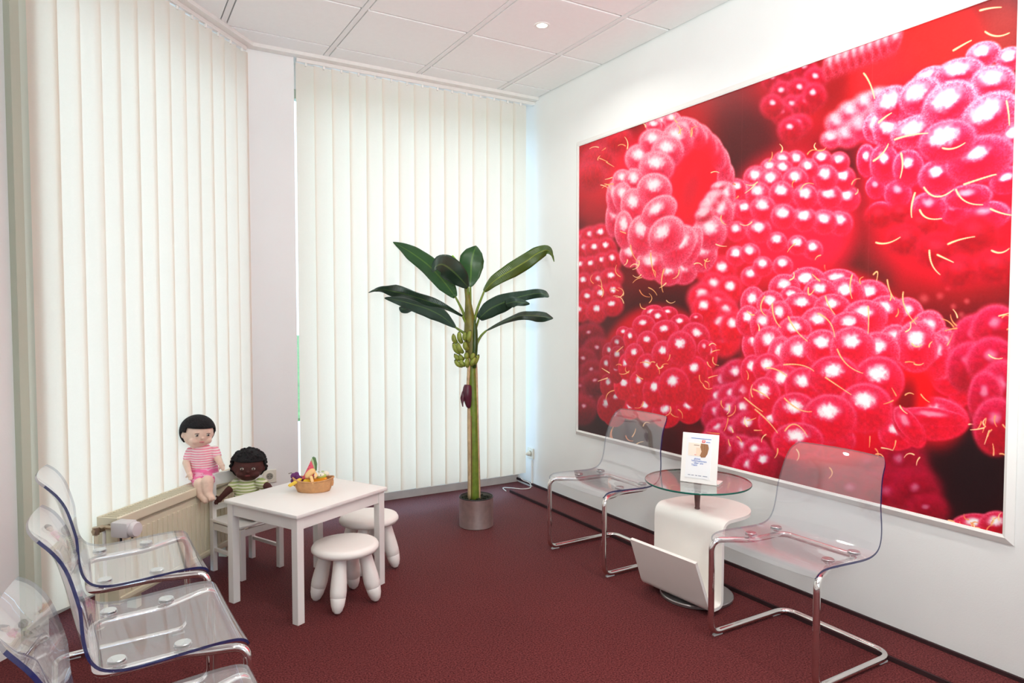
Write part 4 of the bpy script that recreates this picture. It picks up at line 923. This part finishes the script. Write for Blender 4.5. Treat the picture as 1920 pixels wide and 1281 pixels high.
# pipes and valve
for k, (x, y) in enumerate(((-.075, -.012), (-.030, -.012))):
    bm = bmesh.new(); tube(bm, [(x, y, .0), (x, y, .425 if k == 0 else .20)], .0085, 12); lathe(bm, [(0, 0), (.024, 0), (.026, .006), (.018, .016), (.009, .02), (0, .02)], 20, (x, y, 0)); obj('pipe', bm, M['cream'], rd, 40)
bm = bmesh.new(); tube(bm, [(-.09, -.012, .425), (.0, -.012, .425)], .009, 12); lathe(bm, [(0, -.016), (.014, -.016), (.014, .016), (0, .016)], 12, (-.075, -.012, .425)); tube(bm, [(-.03, -.012, .425), (-.03, -.06, .425)], .012, 12); lathe(bm, [(0, -.012), (.016, -.012), (.016, .012), (0, .012)], 6, (-.05, -.012, .425), (1, 0, 0)); obj('valve', bm, M['brass'], rd, 40)
bm = bmesh.new(); tube(bm, [(-.030, -.012, .20), (-.030, -.012, .425)], .0075, 10); obj('pipe', bm, M['white'], rd, 40)
th_ = rb('thermostat_head', (-.022, -.105, .425), (.066, .085, .068), 'thermo', .010, rd, 40)
bm = bmesh.new(); lathe(bm, [(0, 0), (.030, 0), (.033, .006), (.033, .020), (.029, .027), (0, .028)], 32, (-.022, -.145, .425), (0, -1, 0)); obj('dial', bm, M['thermo_dial'], th_, 40)
bm = bmesh.new(); box(bm, (-.036, -.10, .383), (.008, .006, .022)); box(bm, (-.004, -.13, .385), (.006, .006, .014)); obj('release_tab', bm, M['black'], th_)

# ------------------------------------------------------------------ sockets, plug and cable
def socket(loc, rz, label):
    s = empty('wall_socket', loc, rz, label, 'socket')     # local -y faces the room
    bm = bmesh.new(); box(bm, (0, -.005, 0), (.082, .010, .082), .003); obj('cover_plate', bm, M['socket'], s)
    bm = bmesh.new(); lathe(bm, [(.020, .0), (.022, .002), (.027, .002), (.029, 0)], 28, (0, -.010, 0), (0, -1, 0)); obj('surround_ring', bm, M['socket'], s, 40)
    bm = bmesh.new(); lathe(bm, [(0, .0), (.020, 0), (.020, .0008), (0, .0008)], 24, (0, -.0102, 0), (0, -1, 0)); obj('recess', bm, M['socket_hole'], s, 40)
    for x in (-.0095, .0095):
        bm = bmesh.new(); lathe(bm, [(0, 0), (.0028, 0), (.0028, .001), (0, .001)], 10, (x, -.011, 0), (0, -1, 0)); obj('pin_hole', bm, M['black'], s)
    return s
pk = at(505, 893, 1); ray_ = pk-CP; q = CP+ray_*(4.435/ray_.y); socket((q.x, 4.435, q.z), 0, 'ivory wall socket on the pillar just behind the doll on the child chair')
q = atx(996, 850, XR); s2 = socket((XR, q.y, q.z), R(-90), 'ivory wall socket low on the right wall near the back blind')
pc = empty('power_cable', (XR-.05, q.y, q.z), 0, 'thin white power cable with plug running from the right wall socket to the floor', 'cable')
bm = bmesh.new(); lathe(bm, [(0, .0), (.017, 0), (.019, .004), (.018, .020), (.010, .030), (.007, .045), (0, .046)], 20, (XR-.012, q.y, q.z), (-1, 0, 0)); obj('plug', bm, M['socket'], pc, 40, world=True)
cp = [(XR-.055, q.y, q.z), (XR-.10, q.y+.01, q.z-.01), (XR-.125, q.y+.01, q.z-.10), (XR-.09, q.y-.0, q.z-.19), (XR-.04, q.y-.04, .045), (XR-.07, q.y-.10, .026), (XR-.14, q.y-.10, .025), (XR-.20, q.y-.03, .025), (XR-.22, q.y+.06, .008), (XR-.24, YB+.02, .004)]
bm = bmesh.new(); tube(bm, smoothpts(cp, 6), .0032, 8); obj('cord', bm, M['cable'], pc, 179, world=True)
bm = bmesh.new(); box(bm, (XR-.006, q.y-.015, (q.z-.05+.03)/2), (.012, .016, q.z-.05-.03), .002); tag(obj('trim_6', bm, M['white']), kind='structure')

# ------------------------------------------------------------------ banana plant
pb = Vector((2.0, 3.832, 0)); D0 = FW.dot(pb-CP)
pot = empty('planter', pb, 0, 'round brushed steel planter on the carpet before the back blind', 'planter')
bm = bmesh.new(); lathe(bm, [(0, 0), (.104, 0), (.108, .003), (.108, .183), (.1085, .186), (.106, .188), (.103, .186), (.103, .160), (0, .160)], 56); obj('shell', bm, M['steel'], pot, 40)
bm = bmesh.new(); tube(bm, [(.1062*math.cos(2*PI*j/48), .1062*math.sin(2*PI*j/48), .1875) for j in range(48)], .0035, 8, closed=True); obj('rim', bm, M['black'], pot, 179)
bm = bmesh.new()
for j in range(420):
    a = random.uniform(0, 2*PI); r_ = .1*math.sqrt(random.random()); z = .162+.012*random.random(); x, y = r_*math.cos(a), r_*math.sin(a)
    b = random.uniform(0, 2*PI); l = .012; v = [bm.verts.new((x, y, z)), bm.verts.new((x+l*math.cos(b), y+l*math.sin(b), z+.004)), bm.verts.new((x+l*.5*math.cos(b+1), y+l*.5*math.sin(b+1), z+.008))]; bm.faces.new(v)
o = obj('moss', bm, M['soil'], pot); o['kind'] = 'stuff'
bm = bmesh.new(); lathe(bm, [(0, .158), (.1028, .158), (.1028, .163), (0, .166)], 40); obj('soil', bm, M['soil'], pot)
pl = empty('banana_plant', pb+Vector((0, 0, .166)), 0, 'tall artificial banana plant with green fruit in the steel planter', 'plant')
def A3(x, y, d=0): return at(x, y, D0+d)
def stalk(name, pts, rads, m, n=4, seg=10, flat=1.0):
    sp_ = smoothpts([tuple(A3(*p)) for p in pts], n); k = len(sp_); rr = []
    for i in range(k):
        t = i/(k-1)*(len(rads)-1); a = int(min(t, len(rads)-2)); f_ = t-a; rr.append((rads[a]*(1-f_)+rads[a+1]*f_)*D0/FP)
    bm = bmesh.new(); tube(bm, sp_, rr, seg, flat=flat); return obj(name, bm, m, pl, 179, world=True)
stalk('trunk', [(889.5, 938), (889, 880), (888, 800), (886, 720), (884, 680), (881, 640)], [10.5, 10.0, 9, 8.5, 8.5, 9], M['stalk'], seg=16)
stalk('dry_sheath', [(882, 938, -.012), (881, 860, -.014), (880, 780, -.016), (880, 725, -.012)], [5, 4.5, 4, 2.5], M['sheath'])
stalk('dry_sheath', [(898.5, 938, -.008), (897, 860, -.008), (895, 780, -.008), (893, 700, -.008), (892.5, 670, -.01)], [3.0, 2.6, 2.4, 2.6, 1.2], M['sheath'])
stalk('sheath_seam', [(894.5, 938, -.024), (893, 860, -.024), (891.5, 780, -.022), (890, 700, -.02)], [1.0, 1.0, .9, .8], M['sheath_red'])
stalk('sheath_seam', [(885, 938, -.030), (884.5, 860, -.029), (883.5, 780, -.028)], [.9, .9, .6], M['sheath_red'])
stalk('crown_stem', [(882, 690), (883, 650, -.005), (882, 620), (880, 590), (877, 560), (873, 530)], [8, 11.5, 12, 9, 5, 3.5], M['stalk_brown'], seg=14)
stalk('crown_stem', [(889, 690, -.02), (890, 650, -.025), (890, 620, -.02), (888, 598, -.01)], [4, 6, 5.5, 2], M['leaf_olive'], seg=10)
# leaves
def leaf(mid, hw, m, petiole=None, fold=.25, tiltd=.0, droop=0, name='leaf'):
    P = smoothpts([tuple(A3(*p)) for p in mid], 5); k = len(P); NL = 8
    lf = bmesh.new(); uvl = lf.loops.layers.uv.new('UVMap'); rows = []
    rg = random.Random(int(mid[0][0]*7+mid[0][1]))
    ph = rg.uniform(0, 6)
    for i in range(k):
        t = i/(k-1)*(len(hw)-1); a = int(min(t, len(hw)-2)); f_ = t-a; h = (hw[a]*(1-f_)+hw[a+1]*f_)
        if hasattr(h, '__len__'): pass
        h = max(h, .35)*D0/FP
        tg = (P[min(i+1, k-1)]-P[max(i-1, 0)]).normalized(); sd = tg.cross(FW).normalized(); nr = sd.cross(tg).normalized()
        sd = (sd+nr*tiltd).normalized(); nr = sd.cross(tg).normalized()
        row = []
        for j in range(NL+1):
            y = j/NL*2-1
            wv = .012*math.sin(ph+i*.55+(2.2 if y > 0 else 0))*abs(y)*min(1, h/.03)
            row.append(lf.verts.new(P[i]+sd*(y*h)+nr*(fold*abs(y)*h+wv)))
        rows.append(row)
    for i in range(k-1):
        for j in range(NL):
            f = lf.faces.new((rows[i][j], rows[i][j+1], rows[i+1][j+1], rows[i+1][j]))
            for l, (a, b) in zip(f.loops, ((i, j), (i, j+1), (i+1, j+1), (i+1, j))): l[uvl].uv = (a/k*3, b/NL)
    o = obj(name, lf, m, pl, 179, world=True)
    s = o.modifiers.new('thick', 'SOLIDIFY'); s.thickness = .0018; s.offset = 0
    if petiole: 
        q = [Vector(A3(*p)) for p in petiole]; bm = bmesh.new(); sp_ = smoothpts([tuple(v) for v in q], 5)
        tube(bm, sp_, [(3.4-1.6*i/(len(sp_)-1))*D0/FP for i in range(len(sp_))], 8); obj('petiole', bm, M['stalk'], o, 179).location = -Vector(pl.location)
    return o
leaf([(854, 557, .03), (832, 528, .07), (806, 500, .11), (780, 480, .15), (757, 465, .18), (737, 454, .2)], [4, 17, 18.5, 17, 15, 8, .5], M['leaf_green'], [(876, 610), (868, 585, .01), (854, 557, .03)], .12)
leaf([(878, 539, -.02), (862, 521, -.08), (845, 505, -.14), (829, 496, -.19), (817, 500, -.22), (811, 510, -.23)], [3, 16, 21, 21, 16, 6, 1], M['leaf_dark'], [(878, 600), (877, 565), (878, 539, -.02)], .15)
leaf([(882, 538, .03), (883, 515, .05), (884, 492, .07), (888, 474, .08), (893, 461, .09)], [2, 17, 23, 23, 16, 1], M['leaf_green'], [(881, 600), (882, 570, .01), (882, 538, .03)], .1)
leaf([(908, 546, .02), (928, 526, .06), (960, 506, .10), (988, 489, .13), (1008, 475, .15), (1026, 469, .16), (1035, 478, .165), (1039, 491, .165)], [3, 11, 15, 15, 14, 9, 2.5, .6], M['leaf_olive'], [(888, 612), (895, 580), (908, 546, .02)], .2)
leaf([(867, 593, -.03), (835, 577, -.08), (800, 564, -.12), (765, 553, -.16), (740, 547, -.2), (718, 543, -.23), (702, 545, -.25), (691, 549, -.26)], [2, 6, 9, 11, 11, 7, 2, .5], M['leaf_dark'], [(878, 618), (873, 605, -.01), (867, 593, -.03)], .3, .5)
leaf([(854, 614, .0), (830, 594, .03), (803, 580, .06), (772, 570, .08), (745, 563, .10), (721, 559, .12)], [2, 11, 16, 15, 12, 7, 1], M['leaf_dark'], [(876, 628), (866, 622), (854, 614, .0)], .2)
leaf([(780, 574, .10), (768, 577, .12), (756, 580, .13), (749, 576, .14)], [3, 8, 9, 7, 1], M['leaf_dark'], None, .1)
leaf([(898, 598, -.02), (918, 580, -.07), (945, 567, -.12), (970, 558, -.16), (1000, 551, -.2), (1018, 551, -.22), (1029, 557, -.23)], [6, 16, 17, 13, 9, 8, 7, 1], M['leaf_dark'], [(886, 640), (891, 620), (898, 598, -.02)], .25)
leaf([(948, 570, -.15), (965, 566, -.18), (980, 568, -.2), (993, 570, -.2)], [6, 10, 7, 5, 1], M['leaf_dark'], None, .1)
leaf([(912, 620, .0), (935, 608, .04), (958, 598, .08), (978, 592, .11), (1000, 592, .14), (1020, 594, .16), (1037, 597, .17)], [1, 3, 5, 6, 9, 11, 9, 1], M['leaf_dark'], [(889, 665), (894, 645), (902, 630), (912, 620)], .4, .2)
leaf([(868, 532, .02), (862, 512, .02), (855, 495, .02), (848, 479, .02)], [3, 7, 8, 5, 1], M['leaf_new'], None, .6)
# fruit: hands of green bananas on the left of the crown
BN = [((260, 310), (215, 200), -.01), ((330, 310), (290, 170), -.02), ((380, 270), (370, 170), -.035), ((425, 290), (440, 150), -.045), ((300, 450), (215, 320), -.02), ((345, 440), (270, 310), -.035), ((405, 400), (368, 300), -.05),
      ((320, 530), (235, 465), -.02), ((355, 525), (300, 470), -.03), ((405, 510), (392, 440), -.05), ((460, 520), (490, 450), -.045), ((340, 620), (240, 545), -.025), ((370, 612), (315, 540), -.04), ((408, 625), (400, 520), -.055), ((450, 610), (510, 505), -.05), ((500, 590), (548, 475), -.03)]
for (a, b, d) in BN:
    a = (820+a[0]/7.118, 600+a[1]/7.118); b = (820+b[0]/7.118, 600+b[1]/7.118)
    mx = ((a[0]+b[0])/2-1.5, (a[1]+b[1])/2+1.5)
    sp_ = smoothpts([tuple(A3(a[0], a[1], d)), tuple(A3(mx[0], mx[1], d-.012)), tuple(A3(b[0], b[1], d-.006))], 5); k = len(sp_)
    bm = bmesh.new(); tube(bm, sp_, [.0165*math.sin(PI*(.12+.76*i/(k-1)))**.6 for i in range(k)], 7); o = obj('banana', bm, M['unripe'], pl, 179, world=True)
    e = sp_[-1]; dv = (sp_[-1]-sp_[-2]).normalized(); bm = bmesh.new(); tube(bm, [e-dv*.001, e+dv*.007], [.0085, .004], 7); obj('banana_tip', bm, M['tip_black'], o, 179).location = -Vector(pl.location)
stalk('flower_stalk', [(880, 672, -.045), (878.5, 700, -.045), (877, 725, -.04)], [3.2, 3, 2.6], M['sheath'])
bm = bmesh.new(); bp_ = [tuple(A3(*p)) for p in ((877, 722, -.04), (876, 735, -.045), (877, 750, -.045), (879.5, 766, -.045))]; sp_ = smoothpts(bp_, 4); tube(bm, sp_, [(4+5*math.sin(PI*min(1, .15+i/(len(sp_)-1)*.9)))*D0/FP*(.25 if i == len(sp_)-1 else 1) for i in range(len(sp_))], 12)
o = obj('blossom', bm, M['blossom'], pl, 179, world=True)
leaf([(874, 726, -.06), (870, 740, -.065), (867, 752, -.07), (868, 763, -.07)], [2, 5, 5, 2, .6], M['blossom'], None, .4, name='blossom_petal')

# ------------------------------------------------------------------ dolls
def doll(root, pts, skin, eyeW, lipm, hairm, curly, face):
    """pts: joints in world space; face = (forward, up) of the head"""
    hc, hr = pts['head']; fwd, up = face; fwd = Vector(fwd).normalized(); up = Vector(up).normalized(); side = fwd.cross(up).normalized(); up = side.cross(fwd).normalized()
    rot = Matrix((side, fwd, up)).transposed()
    def H(a, b, c): return hc+(side*a+fwd*b+up*c)*hr
    bm = bmesh.new(); ell(bm, hc, (hr*.98, hr*.95, hr*1.0), 28, 18, rot); ell(bm, H(0, .12, -.35), (hr*.80, hr*.76, hr*.62), 24, 14, rot)
    ell(bm, H(0, .93, -.20), (hr*.10, hr*.10, hr*.09), 12, 8, rot)
    for s in (-1, 1):
        ell(bm, H(s*.97, -.02, -.15), (hr*.10, hr*.15, hr*.20), 12, 8, rot); ell(bm, H(s*.45, .62, -.42), (hr*.3, hr*.26, hr*.26), 12, 8, rot)
    cap(bm, H(0, -.05, -.8), pts['neck'], hr*.40, hr*.40)
    cap(bm, pts['neck'], pts['chest'], hr*.40, hr*.66); cap(bm, pts['chest'], pts['hip'], hr*.70, hr*.80)
    for arm in pts['arms']:
        a, b, c = arm[:3]; cap(bm, a, b, hr*.29, hr*.24); cap(bm, b, c, hr*.24, hr*.17)
        d = (c-b).normalized(); sd = d.cross(FW).normalized()
        ell(bm, c+d*hr*.12, (hr*.2,)*3, 12, 8)
        for k, (an, ln) in enumerate(((-.55, .26), (-.22, .34), (.08, .36), (.38, .30))):
            v = (d*math.cos(an)+sd*math.sin(an)); cap(bm, c+d*hr*.14+v*hr*.08, c+d*hr*.14+v*hr*(ln), hr*.066, hr*.055, 8)
        v = (d*.35-sd*1.0).normalized(); cap(bm, c+d*hr*.02, c+v*hr*.32, hr*.075, hr*.06, 8)
    for leg in pts['legs']:
        a, b, c, e = leg; cap(bm, a, b, hr*.46, hr*.40); cap(bm, b, c, hr*.40, hr*.29); cap(bm, c, e, hr*.28, hr*.23)
        d = (e-c).normalized(); sd = d.cross(Vector((0, 0, 1))).normalized()
        for k in range(4): ell(bm, e+d*hr*.14+sd*hr*(-.15+.1*k), (hr*.075,)*3, 10, 8)
    o = obj('body', bm, skin, root, 179, world=True); remesh(o, .0032, 2)
    # hair cap
    bm = bmesh.new(); g = random.Random(5)
    ell(bm, H(0, -.10, .10), (hr*1.05, hr*1.0, hr*1.0), 30, 20, rot)
    cut = []
    for v in bm.verts:
        l = rot.transposed()@(v.co-hc)/hr
        front = l.y; lim = .30+.10*math.cos(l.x*2.2) if not curly else .30
        if (front > (.42 if not curly else .30) and l.z < lim) or (l.z < -.72+.1*g.random()) or (abs(l.x) > .80 and .02 < front and l.z < -.05): cut.append(v)
    bmesh.ops.delete(bm, geom=cut, context='VERTS')
    hg = obj('hair', bm, hairm, root, 179, world=True); sdm = hg.modifiers.new('thick', 'SOLIDIFY'); sdm.thickness = hr*.10; sdm.offset = 1
    if curly:
        bm = bmesh.new()
        for _ in range(260):
            z = g.uniform(-.45, 1); a = g.uniform(0, 2*PI); r_ = math.sqrt(max(0, 1-z*z)); x, y = r_*math.cos(a), r_*math.sin(a)
            if (y > .25 and z < .42) or (abs(x) > .75 and y > 0 and z < .15): continue
            ell(bm, H(x*1.14, y*1.08-.08, z*1.10+.08), (hr*g.uniform(.09, .14),)*3, 8, 6)
        obj('curls', bm, hairm, hg, 179).location = -Vector(root.location)
    for s in (-1, 1):
        bm = bmesh.new(); ell(bm, H(s*.36, .905, .0), (hr*.12, hr*.05, hr*.08), 12, 8, rot); ew = obj('eye', bm, eyeW, root, 179, world=True)
        bm = bmesh.new(); ell(bm, H(s*.36, .945, .0), (hr*.062, hr*.03, hr*.07), 12, 8, rot); obj('pupil', bm, M['eye'], ew, 179).location = -Vector(root.location)
        bm = bmesh.new(); tube(bm, [H(s*.24, .92, .10), H(s*.37, .92, .13), H(s*.50, .85, .08)], hr*.018, 6); obj('eyebrow', bm, M['eye'], root, 179, world=True)
    bm = bmesh.new(); ell(bm, H(-.05, .885, -.47), (hr*.12, hr*.05, hr*.05), 12, 8, rot); ell(bm, H(.05, .885, -.47), (hr*.12, hr*.05, hr*.05), 12, 8, rot); obj('mouth', bm, lipm, root, 179, world=True)
    return H
def V(*a): return at(*a)
# light-skinned doll on the radiator end: world positions from its place on the radiator
dR = FW.dot(dg(-.43, .082, .47)-CP)
rt1 = empty('rag_doll', dg(-.43, .08, .462), 0, 'light rag doll with black hair and pink striped shirt sitting on the radiator', 'doll', 'rag dolls')
sc_ = dR/FP
hr = 27.5*sc_
pts = dict(head=(V(371, 811, dR-.03), hr), neck=V(377, 836, dR-.01), chest=V(380, 853, dR-.01), hip=V(383, 886, dR),
           arms=[(V(358, 848, dR-.02), V(349, 868, dR-.05), V(355, 888, dR-.085)), (V(402, 846, dR-.0), V(409, 861, dR-.03), V(415, 872, dR-.06))],
           legs=[(V(375, 897, dR-.03), V(375, 908, dR-.13), V(377, 928, dR-.14), V(386, 938, dR-.165)), (V(388, 895, dR-.02), V(389, 904, dR-.135), V(390, 926, dR-.15), V(396, 934, dR-.168))])
fdir = (-FW*.76+RT*.72+Vector((0, 0, -.12)))
doll(rt1, pts, M['skin_light'], M['eye_white'], M['lip'], M['hair'], False, (fdir, Vector((0, 0, 1))+RT*.12))
# clothes
bm = bmesh.new(); cap(bm, pts['neck']+Vector((0, 0, -.010)), pts['chest'], hr*.50, hr*.76); cap(bm, pts['chest'], pts['hip']+Vector((0, 0, .02)), hr*.78, hr*.86)
for a in pts['arms']: cap(bm, a[0], a[0]+(a[1]-a[0])*.55, hr*.36, hr*.33)
o = obj('striped_shirt', bm, M['shirt_pink'], rt1, 179, world=True); remesh(o, .004, 2)
bm = bmesh.new(); cap(bm, pts['hip']+Vector((0, 0, .008)), pts['hip']+Vector((0, 0, -.012)), hr*.92, hr*.92)
for l in pts['legs']: cap(bm, l[0], l[0]+(l[1]-l[0])*.75, hr*.52, hr*.47)
o = obj('shorts', bm, M['shorts_pink'], rt1, 179, world=True); remesh(o, .004, 2)
# dark-skinned doll on the small chair
fwc = Vector((.455, -.89, 0)).normalized(); cc = Vector((.6075, 3.793, 0)); rtc = Vector((.89, .455, 0))
sb = cc-fwc*.02+Vector((0, 0, .279)); dK = FW.dot(sb-CP)
hr2 = 27.5*dK/FP
rt2 = empty('rag_doll', sb, 0, "dark rag doll with curly black hair and green striped shirt on the child's chair", 'doll', 'rag dolls')
hip = V(461, 948, dK+.02); hip.z = .279+hr2*.82
p2 = dict(head=(V(466, 874, dK-.0), hr2), neck=V(465, 899, dK+.01), chest=V(464, 918, dK+.01), hip=hip,
          arms=[(V(443, 908, dK), V(428, 920, dK-.05), V(414, 934, dK-.07)), (V(488, 906, dK), V(502, 912, dK-.03), V(512, 924, dK-.06))],
          legs=[])
hz = hip.z
for s, ex_ in ((-1, -.01), (1, .03)):
    a = hip+rtc*(s*.035)+Vector((0, 0, -.012)); k_ = a+fwc*.085+rtc*(s*.012+ex_)+Vector((0, 0, -.012)); c_ = k_+fwc*.055+Vector((0, 0, -.012)); e_ = c_+fwc*.012+Vector((0, 0, .035))
    p2['legs'].append((a, k_, c_, e_))
doll(rt2, p2, M['skin_dark'], M['eye_white'], M['lip_dark'], M['hair'], True, (-FW*.93+RT*.30+Vector((0, 0, -.05)), Vector((0, 0, 1))+RT*.05))
bm = bmesh.new(); cap(bm, p2['neck']+Vector((0, 0, -.010)), p2['chest'], hr2*.50, hr2*.78); cap(bm, p2['chest'], p2['hip']+Vector((0, 0, .0)), hr2*.79, hr2*.87)
for a in p2['arms']: cap(bm, a[0], a[0]+(a[1]-a[0])*.45, hr2*.38, hr2*.36)
o = obj('striped_shirt', bm, M['shirt_green'], rt2, 179, world=True); remesh(o, .004, 2)

# ------------------------------------------------------------------ outside, seen through the slit beside the pillar
bm = bmesh.new(); prism(bm, [(-30, 12, -.5), (30, 12, -.5), (30, 60, -.5), (-30, 60, -.5)], (0, 0, .05)); tag(obj('lawn', bm, M['grass']), 'green lawn outside the window', 'lawn', None, 'stuff')
